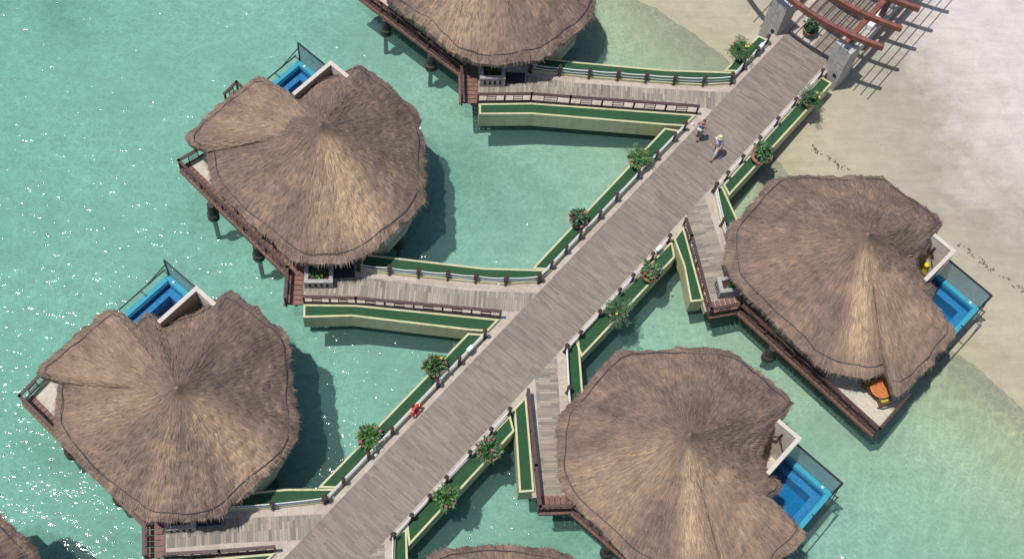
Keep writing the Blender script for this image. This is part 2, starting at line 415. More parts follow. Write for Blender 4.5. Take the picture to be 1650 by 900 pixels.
def build_ground():
    xs = np.concatenate([[-900, -400, -200, -110, -70], np.arange(-48, 64, 0.45), [80, 110, 170, 260, 400, 900]])
    ys = np.concatenate([[-900, -400, -200, -100, -50, -20], np.arange(-4, 78, 0.45), [90, 120, 180, 300, 500, 900]])
    X, Y = np.meshgrid(xs, ys)
    Z = ground_height(X, Y)
    Z = np.clip(Z, WZ - 5, WZ + 3)
    nxs, nys = len(xs), len(ys)
    idx = np.arange(nxs * nys).reshape(nys, nxs)
    f = np.stack([idx[:-1, :-1], idx[:-1, 1:], idx[1:, 1:], idx[1:, :-1]], -1).reshape(-1, 4)
    me = bpy.data.meshes.new('sand')
    me.from_pydata(np.stack([X, Y, Z], -1).reshape(-1, 3).tolist(), [], f.tolist())
    me.polygons.foreach_set('use_smooth', [True] * len(me.polygons))
    t = NT('beach_sand'); o = t.coord()
    sx = t.n('SeparateXYZ', ins={0: o})
    big = t.noise(o, 0.16, 6, 0.62, 0.8); mid = t.noise(o, 0.9, 6, 0.65, 0.4); fine = t.noise(o, 9, 5, 0.7)
    hz = t.math('ADD', sx.outputs['Z'], t.math('MULTIPLY', t.math('SUBTRACT', big.outputs['Fac'], 0.5), 0.5))
    hz = t.math('ADD', hz, t.math('MULTIPLY', t.math('SUBTRACT', mid.outputs['Fac'], 0.5), 0.30))
    # seabed -> wet sand -> dry sand by height over the water level
    hh = t.n('MapRange', ins={0: hz, 1: WZ - 2.2, 2: WZ + 1.6, 3: 0.0, 4: 1.0})
    p = lambda z: (z + 2.2) / 3.8
    col = t.ramp(hh.outputs[0], (p(-1.9), (0.50, 0.52, 0.43)), (p(-0.75), (0.50, 0.53, 0.345)), (p(-0.28), (0.44, 0.445, 0.27)), (p(0.02), (0.36, 0.33, 0.228)), (p(0.12), (0.378, 0.342, 0.245)), (p(0.26), (0.39, 0.35, 0.262)), (p(0.60), (0.325, 0.302, 0.24)), (p(0.78), (0.44, 0.395, 0.355)), (p(1.05), (0.52, 0.468, 0.445)), (1.0, (0.535, 0.482, 0.46)))
    col = t.mix(0.8, col, t.ramp(mid.outputs['Fac'], (0.3, (0.87, 0.87, 0.85)), (0.7, (1.07, 1.07, 1.07))), 'MULTIPLY')
    col = t.mix(0.5, col, t.ramp(fine.outputs['Fac'], (0.3, (0.86, 0.86, 0.86)), (0.7, (1.1, 1.1, 1.1))), 'MULTIPLY')
    grass = t.ramp(t.noise(t.mapping(o, (0.09, 0.09, 0.09), loc=(3, 1, 0)), 1, 5, 0.6, 0.5).outputs['Fac'], (0.56, 0.0), (0.68, 0.45))
    under = t.n('MapRange', ins={0: sx.outputs['Z'], 1: WZ - 1.2, 2: WZ - 2.0, 3: 0.0, 4: 1.0})
    col = t.mix(t.math('MULTIPLY', grass, under.outputs[0]), col, (0.17, 0.23, 0.14))
    foot = t.n('TexVoronoi', feature='SMOOTH_F1', ins={'Vector': t.mapping(o, (1.3, 1.7, 1)), 'Scale': 1.0, 'Smoothness': 0.4})
    h = t.math('ADD', t.math('MULTIPLY', mid.outputs['Fac'], 0.9), t.math('MULTIPLY', fine.outputs['Fac'], 0.35))
    h = t.math('ADD', h, t.math('MULTIPLY', foot.outputs['Distance'], 0.35))
    strk = t.noise(t.mapping(o, (0.5, 2.6, 1), rot=(0, 0, R(-38))), 1.0, 6, 0.7, 0.6)
    col = t.mix(0.6, col, t.ramp(strk.outputs['Fac'], (0.34, (0.84, 0.84, 0.83)), (0.52, (1, 1, 1)), (0.68, (1.13, 1.12, 1.10))), 'MULTIPLY')
    t.pbr(col, 0.95, t.bump(h, 0.5, 0.12), **{'Specular_IOR_Level': 0.1})
    me.materials.append(t.m)
    g = bpy.data.objects.new('sand', me); C.objects.link(g); struct(g)

    w = MB(); w.box((0, 0, (WZ - 9) / 2), (1760, 1760, -9 - WZ))
    w.v = [(x, y, WZ if z > (WZ - 9) / 2 else -9) for x, y, z in w.v]
    t = NT('lagoon_water'); o = t.coord()
    n0 = t.noise(t.mapping(o, (0.5, 0.75, 1), rot=(0, 0, R(25))), 1.0, 2, 0.5, 0.3)
    n1 = t.noise(t.mapping(o, (1.7, 2.3, 1), rot=(0, 0, R(-20))), 1.0, 2, 0.5, 0.3)
    n2 = t.noise(t.mapping(o, (4.6, 5.6, 1), rot=(0, 0, R(40))), 1.0, 2, 0.5, 0.2)
    hgt = t.math('ADD', t.math('MULTIPLY', n0.outputs['Fac'], 0.155), t.math('ADD', t.math('MULTIPLY', n1.outputs['Fac'], 0.102), t.math('MULTIPLY', n2.outputs['Fac'], 0.024)))
    nm = t.bump(hgt, 1.0, 1.0)
    # bright caustic net painted into the transmission colour of the surface
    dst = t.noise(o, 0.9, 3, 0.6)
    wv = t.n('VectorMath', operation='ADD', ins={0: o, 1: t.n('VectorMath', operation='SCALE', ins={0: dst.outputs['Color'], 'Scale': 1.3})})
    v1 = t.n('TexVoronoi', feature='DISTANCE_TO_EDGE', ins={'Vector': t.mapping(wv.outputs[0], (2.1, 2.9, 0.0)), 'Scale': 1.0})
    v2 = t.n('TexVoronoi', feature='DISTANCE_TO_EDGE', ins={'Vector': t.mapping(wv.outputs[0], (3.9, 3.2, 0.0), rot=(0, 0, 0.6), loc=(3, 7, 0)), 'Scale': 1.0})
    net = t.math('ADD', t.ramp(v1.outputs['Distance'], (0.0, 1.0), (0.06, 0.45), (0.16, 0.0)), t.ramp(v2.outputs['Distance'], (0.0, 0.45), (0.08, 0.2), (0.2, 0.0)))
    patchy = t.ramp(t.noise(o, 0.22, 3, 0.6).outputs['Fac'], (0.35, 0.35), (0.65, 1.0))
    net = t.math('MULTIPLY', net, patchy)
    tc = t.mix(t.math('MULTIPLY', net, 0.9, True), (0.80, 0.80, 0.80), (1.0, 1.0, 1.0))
    fr = t.n('Fresnel', ins={'IOR': 1.33, 'Normal': nm})
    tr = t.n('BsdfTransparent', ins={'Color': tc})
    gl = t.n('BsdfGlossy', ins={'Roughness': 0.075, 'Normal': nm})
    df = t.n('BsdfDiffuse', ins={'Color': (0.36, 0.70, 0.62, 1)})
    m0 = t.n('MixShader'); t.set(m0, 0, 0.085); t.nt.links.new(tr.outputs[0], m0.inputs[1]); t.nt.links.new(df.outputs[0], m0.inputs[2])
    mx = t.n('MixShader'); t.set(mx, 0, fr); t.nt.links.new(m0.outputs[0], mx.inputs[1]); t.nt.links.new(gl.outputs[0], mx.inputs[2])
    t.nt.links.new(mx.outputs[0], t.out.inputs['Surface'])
    va = t.n('VolumeAbsorption', ins={'Color': (0.16, 0.945, 0.915), 'Density': 0.185})
    t.nt.links.new(va.outputs[0], t.out.inputs['Volume'])
    struct(w.build('water', t.m))


build_ground()


# ------------------------------------------------------------------ walkway, paths
OL, OR_ = 0.23404621 * H, 0.18815226 * H           # edges of the planked middle
PL, PR = 0.2407 * H, 0.1838 * H                    # lines of the rope posts
A0, A1 = -6.0, 66.0
SIDE = {1: 'L', 2: 'L', 3: 'L', 4: 'R', 5: 'R', 6: 'R'}


def sheet(name, pts, z, m, axes):
    b = MB(); b.add([(p[0], p[1], z) for p in pts], [tuple(range(len(pts)))])
    o = b.build(name, m, normals=False, uvaxes=axes)
    if o.data.polygons[0].normal.z < 0:
        o.data.flip_normals()
    return struct(o)


def build_floor():
    b = MB(); b.prism([ao(A0, PR - 0.12), ao(A1, PR - 0.12), ao(A1, PL + 0.12), ao(A0, PL + 0.12)], -0.45, 0.0)
    struct(b.build('walkway', 'paver', uvaxes=((ax[0], ax[1]), (nx[0], nx[1]))))
    sheet('walkway_planking', [ao(A0, OR_), ao(A1, OR_), ao(A1, OL), ao(A0, OL)], 0.012, 'wood_main', ((nx[0], nx[1]), (ax[0], ax[1])))
    slabs = {
        1: [(771, 112), (771, 171), (857, 171), (920, 175), (1121, 189), (1160, 200), (1200, 150), (1177, 132), (1131, 137), (1039, 131.5), (948, 124), (855, 114), (850, 90), (800, 90)],
        2: [(489, 430), (489, 495), (573, 496), (804, 518), (845, 522), (890, 470), (869, 452), (814, 457), (766, 453), (674, 445), (579, 434), (565, 410), (495, 410)],
        3: [(267, 840), (267, 893), (353, 897), (444, 889), (470, 890), (545, 820), (525, 806), (440, 818), (375, 821), (345, 815), (290, 822)],
        4: [(1096, 364), (1102, 384), (1136, 502), (1190, 486), (1215, 470), (1215, 430), (1170, 392), (1162.6, 364), (1150.6, 306), (1130, 290), (1080, 340)],
        5: [(844, 638), (850, 716), (858, 801), (915, 800), (940, 780), (940, 690), (917, 665), (915, 632), (911.7, 565), (890, 555), (835, 620)],
        6: [(585, 890), (575, 990), (634, 990), (633, 900), (633.6, 866), (610, 850)],
    }
    woods = {
        1: [(772, 116), (855, 122), (920, 133), (1040, 141.7), (1173, 149), (1215, 152), (1170, 200), (1147, 177), (1126, 172), (920, 157), (857, 152), (772, 152)],
        2: [(490, 438), (560, 443), (630, 452.5), (750, 467.5), (867, 472), (905, 475), (865, 530), (837, 502), (807, 501), (573, 480), (489, 477)],
        3: [(268.7, 850), (318, 843), (359, 835), (417, 832.6), (526, 827), (560, 832), (520, 880), (486, 869), (370, 874), (268.7, 882.7)],
        4: [(1106, 345), (1090, 310), (1110, 290), (1135, 315), (1168, 418), (1172, 470), (1158, 480), (1147, 484)],
        5: [(862, 606), (840, 590), (870, 550), (896.5, 568), (902, 653), (906, 796), (874.7, 796)],
        6: [(590, 900), (570, 880), (590, 850), (619, 866), (622, 990), (594, 990)],
    }
    dirs = {1: ((772, 130), (1040, 150)), 2: ((490, 455), (760, 480)), 3: ((270, 868), (480, 850)), 4: ((1120, 340), (1160, 470)), 5: ((880, 600), (892, 790)), 6: ((605, 880), (608, 980))}
    for k in slabs:
        a, e = at(*dirs[k][0]), at(*dirs[k][1])
        d = np.array(e[:2]) - np.array(a[:2]); d /= np.linalg.norm(d); n = np.array([-d[1], d[0]])
        b = MB(); b.prism([at(x, y) for x, y in slabs[k]], -0.40 - 0.01 * k, -0.003 - 0.0006 * k)
        struct(b.build('side_path', 'paver', uvaxes=(tuple(d), tuple(n))))
        sheet('path_planking', [at(x, y) for x, y in woods[k]], 0.0040 + 0.0006 * k, 'wood_path', (tuple(n), tuple(d)))


build_floor()


# ------------------------------------------------------------------ planters
def inset(poly, d):
    P = [np.array(p[:2]) for p in poly]
    A = 0.5 * sum(P[i][0] * P[(i + 1) % len(P)][1] - P[(i + 1) % len(P)][0] * P[i][1] for i in range(len(P)))
    sg = 1 if A > 0 else -1
    out = []
    n = len(P)
    for i in range(n):
        p0, p1, p2 = P[i - 1], P[i], P[(i + 1) % n]
        e1 = (p1 - p0) / np.linalg.norm(p1 - p0); e2 = (p2 - p1) / np.linalg.norm(p2 - p1)
        n1 = sg * np.array([-e1[1], e1[0]]); n2 = sg * np.array([-e2[1], e2[0]])
        m = n1 + n2; L = 1 + n1 @ n2
        if L < 0.25: L = 0.25
        out.append(p1 + m / L * d)
    return [(float(p[0]), float(p[1])) for p in out]


def planter(px, label, top=0.15, low=-1.0, group='planter troughs of green turf'):
    poly = [at(x, y, 0.15) for x, y in px]
    q = inset(poly, 0.098)
    n = len(poly)
    cx = sum(p[0] for p in poly) / n; cy = sum(p[1] for p in poly) / n
    root = thing('planter_trough', label, 'planter', (cx, cy, low), group)
    b = MB()
    v = [(p[0], p[1], low) for p in poly] + [(p[0], p[1], top) for p in poly] + [(p[0], p[1], top) for p in q] + [(p[0], p[1], top - 0.06) for p in q]
    f = []
    for k in range(n):
        j = (k + 1) % n
        f += [(k, j, n + j, n + k), (n + k, n + j, 2 * n + j, 2 * n + k), (2 * n + k, 2 * n + j, 3 * n + j, 3 * n + k)]
    f.append(tuple(range(n))[::-1])
    b.add(v, f)
    b.build('wall', 'yellow', root, (cx, cy, low), bevel=0.0)
    t = MB(); q2 = inset(poly, 0.092)
    t.add([(p[0], p[1], top - 0.025) for p in q2], [tuple(range(n))])
    o = t.build('turf', 'turf', root, (cx, cy, low), normals=False)
    if o.data.polygons[0].normal.z < 0: o.data.flip_normals()
    return root


PLANTERS = [
    ([(1166, 114.5), (1222, 57), (1243, 67), (1191, 115.5)], 'short turf trough beside the walkway below the left stone pillar', 0.15),
    ([(872, 93), (930, 100), (1073, 112.7), (1189, 116.5), (1177, 134), (1131, 136.5), (1039, 131), (948, 124), (855, 114)], 'turf trough behind the rope rail of the topmost side path', 0.162),
    ([(772, 167), (857, 166), (1122, 185), (1103, 203.5), (1076, 202), (857, 184), (772, 184.5)], 'long deep turf trough under the brown rail of the topmost side path', 0.165),
    ([(1071, 206), (857, 432.5), (886, 435), (1103, 211)], 'long walkway trough holding two flower bowls, above the second path on the left', 0.15),
    ([(585, 409), (651, 416.5), (780, 431.5), (889, 434.5), (869.5, 453.5), (814, 457), (766, 453.4), (674, 445), (579, 434.5)], 'turf trough behind the sagging rope rail of the middle left path', 0.162),
    ([(489, 490), (573, 491), (805, 514), (785.5, 534), (757, 532), (567, 509.5), (488.5, 511.5)], 'long deep turf trough under the brown rail of the middle left path', 0.165),
    ([(754, 536), (512, 785), (549, 786), (786, 538)], 'walkway trough behind the orange lifebuoy with two leafy bowls on it', 0.15),
    ([(380, 795), (461, 786.8), (548, 786.5), (525, 808), (440, 818), (365, 822)], 'turf trough behind the rope rail of the lowest left path', 0.162),
    ([(262, 903), (353, 898), (444, 890), (425, 909), (360, 916), (262, 922)], 'turf trough under the low brown rail at the bottom left edge', 0.165),
    ([(415, 913), (330, 1000), (360, 1000), (428, 913)], 'turf trough leaving the photo at the bottom left of the walkway', 0.15),
    ([(1323, 123), (1341, 134), (1175, 315), (1165, 297)], 'right walkway trough below the stone pillar, over the sand', 0.15),
    ([(1151, 307), (1163, 297.5), (1186, 348), (1204, 392), (1178, 394), (1163, 364)], 'short turf trough squeezed between upper right path and thatched roof', 0.162),
    ([(1083, 387), (926, 547), (937, 575), (1088, 414)], 'right walkway trough with red flowering bowl and another bowl', 0.15),
    ([(1101, 364), (1106, 381), (1134, 484), (1112.5, 486.5), (1101.7, 428), (1085.5, 385)], 'deep slanting turf trough under the brown rail of the upper right path', 0.165),
    ([(912, 566), (925, 547), (933, 547), (939, 625), (944, 672), (921, 672), (915, 632)], 'short turf trough between lower right path and the largest near roof', 0.162),
    ([(822, 667), (829, 694), (658.5, 879), (655, 848.5), (645, 855)], 'right walkway trough with two leafy bowls near the bottom of the photo', 0.15),
    ([(848, 637), (854.7, 714), (861, 791), (836.5, 793), (828, 657.5)], 'upright narrow turf trough under the brown rail of the lower right path', 0.165),
    ([(634, 868), (645, 856), (655.5, 848.5), (658, 930), (659, 980), (632, 980)], 'turf trough running off the bottom edge beside the walkway', 0.162),
]
for px, lab, top in PLANTERS: planter(px, lab, top)


# ------------------------------------------------------------------ rope railings
def rope_rail(pts, label, sag=0.10):
    c = pts[0]
    root = thing('rope_railing', label, 'rope railing', c, 'rope railings along the walkway and paths')
    for (x, y, z) in pts:
        b = MB()
        b.box((x, y, z + 0.38), (0.15, 0.15, 0.76), AL)
        b.box((x, y, z + 0.79), (0.19, 0.19, 0.06), AL)
        b.add([(x - .09, y - .09, z + .82), (x + .09, y - .09, z + .82), (x + .09, y + .09, z + .82), (x - .09, y + .09, z + .82), (x, y, z + .9)], [(3, 2, 1, 0), (0, 1, 4), (1, 2, 4), (2, 3, 4), (3, 0, 4)])
        b.box((x, y, z + 0.04), (0.24, 0.24, 0.08), AL)
        b.build('post', 'post', root, c)
    for hz in (0.40, 0.66):
        b = MB(); line = []
        for p, q in zip(pts[:-1], pts[1:]):
            for k in range(8):
                t = k / 8
                line.append((p[0] + (q[0] - p[0]) * t, p[1] + (q[1] - p[1]) * t, hz - sag * 4 * t * (1 - t) * 0.6))
        line.append((pts[-1][0], pts[-1][1], hz))
        b.tube(line, 0.031, 7)
        b.build('rope', 'rope', root, c, smooth=True)
    return root


def tops(px): return [(*at(x, y, 0.85)[:2], 0.0) for x, y in px]
def bases(px): return [at(x, y, 0.0) for x, y in px]


def online(px, off):
    """posts of a straight walkway row, by their tops"""
    return [ao(aoff(at(x, y, 0.85))[0], off) for x, y in px]


rope_rail(online([(1243, 60), (1223, 76.5), (1202, 99), (1181.7, 117.5)], PL), 'short rope rail from the left stone pillar down to the topmost path')
rope_rail(bases([(1176, 134.5), (1131.7, 137), (1085, 135), (1039.3, 131.7), (994, 128.3), (948.3, 125), (901, 120.7), (855, 115)]), 'rope rail with taut white ropes along the topmost side path')
rope_rail(online([(1106, 196.7), (1087.5, 214), (1058, 243), (1029.5, 274.5), (994.5, 311), (967.5, 339.5), (935, 371.5), (912, 395.5), (889.5, 421), (869, 441.5)], PL), 'longest rope rail, on the left of the walkway behind two bowls of plants')
rope_rail(bases([(868, 454), (814, 457), (766, 453.4), (721, 449), (674, 445), (627.6, 440.5), (579, 434.5)]), 'rope rail with drooping ropes along the middle left path', 0.2)
rope_rail(online([(781, 532), (740, 575.5), (704.5, 611.5), (664.7, 652.7), (631, 688.5), (592, 727.4), (552.7, 771), (523.6, 799)], PL), 'left rope rail on which the orange lifebuoy hangs')
rope_rail(bases([(523, 808.5), (440, 818), (352, 823)]), 'rope rail of the lowest left path, half under thatch')
rope_rail(online([(1327.5, 111.7), (1284, 158), (1255, 189), (1226.7, 221), (1199, 250.5), (1174.6, 277), (1155.3, 296.3)], PR), 'right rope rail from the stone pillar to the upper right path')
rope_rail(bases([(1150.6, 307.5), (1162.6, 364), (1172, 400)]), 'short rope rail turning down beside the upper right path')
rope_rail(online([(1081.6, 379), (1053, 407.5), (1021.5, 442), (1000, 465.5), (967.6, 500.3), (936, 533.3), (915, 556.5)], PR), 'right rope rail behind the red flowering bowl')
rope_rail(bases([(911.5, 566.5), (915, 632.7), (917, 668)]), 'short rope rail turning down beside the lower right path')
rope_rail(online([(823.5, 658.5), (792.4, 690), (758, 727), (721, 768.5), (694, 798.5), (664.8, 829.7), (635.2, 859.6)], PR), 'right rope rail nearest the bottom of the photo')
rope_rail(bases([(633, 867.8), (632.5, 930), (632, 985)]), 'rope rail running off the bottom edge of the photo')


# ------------------------------------------------------------------ timber railings
def timber_rail(path, label, name='timber_railing', step=1.55, hgt=0.83, group='brown timber railings'):
    """path: ground points of the railing"""
    c = path[0]
    root = thing(name, label, 'railing', c, group)
    top, bot, lats = MB(), MB(), []
    for p, q in zip(path[:-1], path[1:]):
        P, Q = Vector(p), Vector(q); L = (Q - P).length
        if L < 0.2: continue
        d = (Q - P) / L
        up = Vector((0, 0, 1))
        top.bar(P + up * hgt - d * 0.06, Q + up * hgt + d * 0.06, 0.15, 0.07)
        bot.bar(P + up * 0.12, Q + up * 0.12, 0.09, 0.08)
        n = max(1, round(L / step))
        for k in range(n):
            a, b = P + d * (L * k / n), P + d * (L * (k + 1) / n)
            lat = MB(); lats.append(lat)
            x1, x2 = a.lerp(b, 0.33), a.lerp(b, 0.67)
            for x in (x1, x2): lat.bar(x + up * 0.15, x + up * (hgt - 0.03), 0.035, 0.035)
            for zz in (0.36, 0.58): lat.bar(x1 + up * zz, x2 + up * zz, 0.03, 0.03)
    seen = []
    for p, q in zip(path[:-1], path[1:]):
        P, Q = Vector(p), Vector(q); L = (Q - P).length; n = max(1, round(L / step))
        for k in range(n + 1):
            a = P.lerp(Q, k / n)
            if any((a - s_).length < 0.3 for s_ in seen): continue
            seen.append(a)
            b = MB(); b.box((a.x, a.y, a.z + hgt / 2 - 0.14), (0.09, 0.09, hgt + 0.2), math.atan2(Q.y - P.y, Q.x - P.x))
            b.build('post', 'rail', root, c)
    top.build('top_rail', 'rail', root, c); bot.build('bottom_rail', 'rail', root, c); [l.build('lattice_panel', 'rail', root, c) for l in lats]
    return root


def rt(px, z=0.83): return [(*at(x, y, z)[:2], 0.0) for x, y in px]


timber_rail(rt([(771, 152), (857, 151), (920, 156), (1126, 171)]), 'brown timber rail along the topmost side path')
timber_rail(rt([(489, 477.5), (573, 480), (807, 501.4)]), 'brown timber rail along the middle left path')
timber_rail(rt([(262.8, 892), (352.7, 887), (441.8, 880)]), 'brown timber rail at the bottom left, seen from above its posts')
timber_rail(rt([(1105.6, 352), (1115, 380), (1146.7, 497.5)]), 'slanting brown timber rail along the upper right path')
timber_rail(rt([(851.5, 627), (864, 749), (870.7, 815.5)]), 'almost upright brown timber rail along the lower right path')

# ------------------------------------------------------------------ bungalow frames
Sg = H
PLACE = {2: (0.0, 0.0, 0.0, False),
         1: (11.9585183 / 67 * H, 13.97213876 / 67 * H, 0.09163719, False),
         3: (-5.5556177 / 67 * H, -13.97097 / 67 * H, 0.00882, False),
         4: (-15.39878 / 67 * H, 35.761769 / 67 * H, 0.06507, True),
         5: (-24.909873 / 67 * H, 23.479335 / 67 * H, 0.09827, True)}
d6 = np.array(at(905, 882, 2.2)) - np.array(at(1173, 561.7, 2.2))
PLACE[6] = (PLACE[5][0] + d6[0], PLACE[5][1] + d6[1], PLACE[5][2], True)
d7 = np.array(at(-38, 805, 3.2)) - np.array(at(370.5, 465.4, 3.2))
PLACE[7] = (PLACE[3][0] + d7[0], PLACE[3][1] + d7[1], PLACE[3][2], False)


def fwd(b, p):
    x, y, r, mir = PLACE[b]
    q = (p[1], p[0]) if mir else (p[0], p[1])
    c, s = math.cos(r), math.sin(r)
    return (x + c * q[0] - s * q[1], y + s * q[0] + c * q[1]) + tuple(p[2:])


def inv(b, p):
    x, y, r, mir = PLACE[b]
    a, e = p[0] - x, p[1] - y
    c, s = math.cos(r), math.sin(r)
    q = (c * a + s * e, -s * a + c * e)
    return ((q[1], q[0]) if mir else q) + tuple(p[2:])


ZE, ZI, ZA = 2.2, 3.2, 2.0          # heights of the main eave, of the raised corner, of the low annex eave
ZT = 5.46
E = {b: at(*xy, ZT) for b, xy in {2: (516, 204), 3: (285, 627), 4: (1397, 379.5), 5: (1110, 702)}.items()}
E[1] = fwd(1, E[2]); E[6] = fwd(6, inv(5, E[5])); E[7] = fwd(7, inv(3, E[3]))

# main roof edges in photograph pixels; each entry (x, y, z)
O2 = [(581.7, 101.7, ZI), (593, 110, 3.1), (608, 122, 2.95), (633, 140, 2.75), (650, 157, 2.55), (668, 172, 2.35), (675, 184, ZE), (679, 205, ZE), (683, 235, ZE), (686, 267, ZE), (687, 292, ZE), (686, 318, ZE), (672, 338, ZE), (653, 358, ZE), (627, 381, ZE),
      (602, 402, ZE), (580, 415, ZE), (553, 421, ZE), (527, 423, ZE), (493, 423, ZE), (473, 417, ZE), (450, 401, ZE), (433, 384, ZE), (413, 367, ZE), (390, 348, ZE), (370, 328, ZE), (352, 310, ZE), (338, 292, ZE), (336, 273, ZE), (332, 240, ZE)]
T2 = [(362, 205, ZE), (410, 160, 2.4), (473, 153, 2.6), (480, 152, 2.6), (493, 147, 2.7), (507, 133, 2.8), (525, 125, 2.9), (533, 122, 2.95), (557, 110, 3.1)]
O3 = [(370.5, 465.4, ZI), (383, 469.6, 3.15), (409, 490.5, 2.9), (435, 513, 2.6), (459, 532.4, 2.35), (464, 548.5, ZE), (469, 584, ZE), (475, 629, ZE), (480, 668, ZE), (480.7, 693, ZE), (480, 704, ZE), (472, 720, ZE), (454.5, 743, ZE), (433, 761, ZE), (406, 785.5, ZE), (382, 806.7, ZE),
      (363.6, 824.8, ZE), (333, 836, ZE), (291, 841, ZE), (260.6, 839, ZE), (232, 838.5, ZE), (215, 822, ZE), (188, 800.6, ZE), (169.7, 784, ZE), (142, 759.7, ZE), (115, 731, ZE), (85, 691, ZE), (84.4, 680, ZE), (90, 655, ZE), (89, 635, ZE), (93.4, 616, ZE)]
T3 = [(120, 575, ZE), (170, 530, 2.4), (219, 519.5, 2.5), (223, 510, 2.5), (237, 502, 2.5), (248, 507, 2.5), (258, 516, 2.6), (271, 521, 2.6), (283.5, 513, 2.7), (290, 507, 2.7), (309, 502, 2.8), (325, 495.4, 2.9), (341.5, 484, 3.0)]
O4 = [(1519.4, 353, ZI), (1501, 338, 2.95), (1484, 324, 2.75), (1460, 312, 2.55), (1439, 295, 2.3), (1420, 282.8, ZE), (1391, 280.4, ZE), (1349, 281, ZE), (1301, 281.8, ZE), (1273.4, 281.8, ZE), (1252.7, 284.5, ZE), (1239, 293, ZE), (1225, 308.7, ZE), (1214.7, 322.5, ZE),
      (1197.4, 339.8, ZE), (1180, 357, ZE), (1167, 378, ZE), (1169.8, 398.5, ZE), (1169, 416, ZE), (1175, 436.5, ZE), (1183.6, 454, ZE), (1199, 471, ZE), (1221, 489, ZE), (1242, 509.8, ZE), (1263, 530.5, ZE), (1287, 556.4, ZE), (1318, 585.8, ZE), (1342.5, 598, ZE), (1377, 606.5, ZE), (1398, 608.3, ZE), (1422, 601, ZE), (1428, 595, ZE)]
T4 = [(1455, 560, ZE), (1490, 520, 2.4), (1499.7, 481.4, 2.6), (1511.8, 467.6, 2.6), (1501.4, 457, 2.6), (1491, 443.4, 2.7), (1479, 425, 2.8), (1480, 417, 2.8), (1495, 402, 2.9), (1508, 378, 3.05), (1517, 361, 3.15)]
O5 = [(1282, 644, ZI), (1260, 626.7, 2.95), (1243, 613, 2.75), (1220, 593, 2.55), (1193, 573, 2.3), (1173, 561.7, ZE), (1153, 557, ZE), (1120, 556.7, ZE), (1093, 559, ZE), (1056.7, 561.5, ZE), (1016.7, 561.7, ZE), (996.7, 566.7, ZE), (980, 580, ZE), (956.7, 605, ZE), (936.7, 628, ZE), (913, 650, ZE),
      (900, 666.7, ZE), (896.7, 693, ZE), (897, 726.7, ZE), (897, 757, ZE), (902, 775, ZE), (908, 790, ZE), (921.5, 807, ZE), (945, 830.8, ZE), (972.4, 858, ZE), (996, 881.7, ZE), (1020, 901, ZE)]
T5 = [(1244, 800, 2.6), (1259, 791.8, 2.6), (1264, 780, 2.6), (1252.4, 769.7, 2.6), (1240.5, 759.5, 2.7), (1230, 746, 2.75), (1226, 730.7, 2.8), (1230, 715.4, 2.85), (1247, 691.6, 2.95), (1261, 673, 3.05), (1274.5, 656, 3.15)]
W = lambda lst: [at(*p) for p in lst]
MAIN = {2: W(O2 + T2), 3: W(O3 + T3), 4: W(O4 + T4)}
c4 = [fwd(5, inv(4, p)) for p in W(O4 + T4)]
w5 = W(O5)
MAIN[5] = w5 + c4[26:34] + W(T5)
w1 = W([(640, 8, ZE), (648, 20, ZE), (672.0, 34.7, ZE), (698.7, 57.3, ZE), (720, 74.7, ZE), (741, 89.3, ZE), (765, 99, ZE), (786.7, 102.7, ZE), (813, 102.3, ZE), (840, 100, ZE), (866.7, 96, ZE), (888, 85.3, ZE), (914.7, 64, ZE), (938.7, 45.3, ZE), (954.7, 26.7, ZE), (960, 10.7, ZE), (961, -5, ZE)])
m2 = [fwd(1, p) for p in MAIN[2]]
MAIN[1] = w1[::-1] + [fwd(1, p) for p in W(O2)][27:] + [fwd(1, p) for p in W(T2)] + [fwd(1, p) for p in W(O2)][:8]
w6 = W([(914.7, 890, ZE), (901, 883.4, ZE), (874, 880, ZE), (839, 878.3, ZE), (792, 877, ZE), (745.7, 877.7, ZE), (717.7, 881.4, ZE), (702, 887.7, ZE), (690, 899, ZE)])
c5 = [fwd(6, inv(5, p)) for p in MAIN[5]]
MAIN[6] = c5[:5] + w6 + c5[13:]
MAIN[7] = [fwd(7, inv(3, p)) for p in MAIN[3]]
A2_ = W([(340, 243, 2.45), (318, 238, 2.2), (301, 231, ZA), (298.3, 223.5, ZA), (304, 213, ZA), (318, 198, ZA), (340, 178, ZA), (365, 158, ZA), (390, 138, ZA), (408, 124, ZA), (415, 123, ZA), (422, 126, ZA + .05), (443, 136, 2.2), (470, 151, 2.5)])
A3_ = W([(100, 617, 2.45), (75, 610, 2.2), (60, 603, ZA), (53.2, 596.5, ZA), (64.4, 587, ZA), (93.4, 561.4, ZA), (119, 542, ZA), (145, 519.5, ZA), (167.5, 498.6, ZA), (178.8, 494.4, ZA), (193.3, 503.4, ZA + .05), (212.6, 516, 2.25), (226, 526, 2.45)])
A4_ = W([(1429, 600, 2.45), (1436, 618, 2.2), (1440, 634, ZA), (1449.6, 641, ZA), (1463.4, 627, ZA), (1477, 613.4, ZA), (1494.5, 596, ZA), (1511.8, 575.4, ZA), (1525.6, 558, ZA), (1541, 541, ZA), (1541, 536, ZA), (1532.5, 523, ZA + .05), (1518.7, 505.6, 2.25), (1502, 484, 2.5)])
A5c = [fwd(5, inv(4, p)) for p in A4_]
A5_ = A5c[:8] + W([(1271, 895, ZA), (1291.5, 871.6, ZA), (1298, 859.7, ZA), (1288, 847.8, ZA + .05), (1274.5, 834, 2.2), (1257.5, 817, 2.4), (1246, 803, 2.5)])
ANNEX = {2: A2_, 3: A3_, 4: A4_, 5: A5_, 1: [fwd(1, p) for p in A2_], 6: [fwd(6, inv(5, p)) for p in A5_], 7: [fwd(7, inv(3, p)) for p in A3_]}
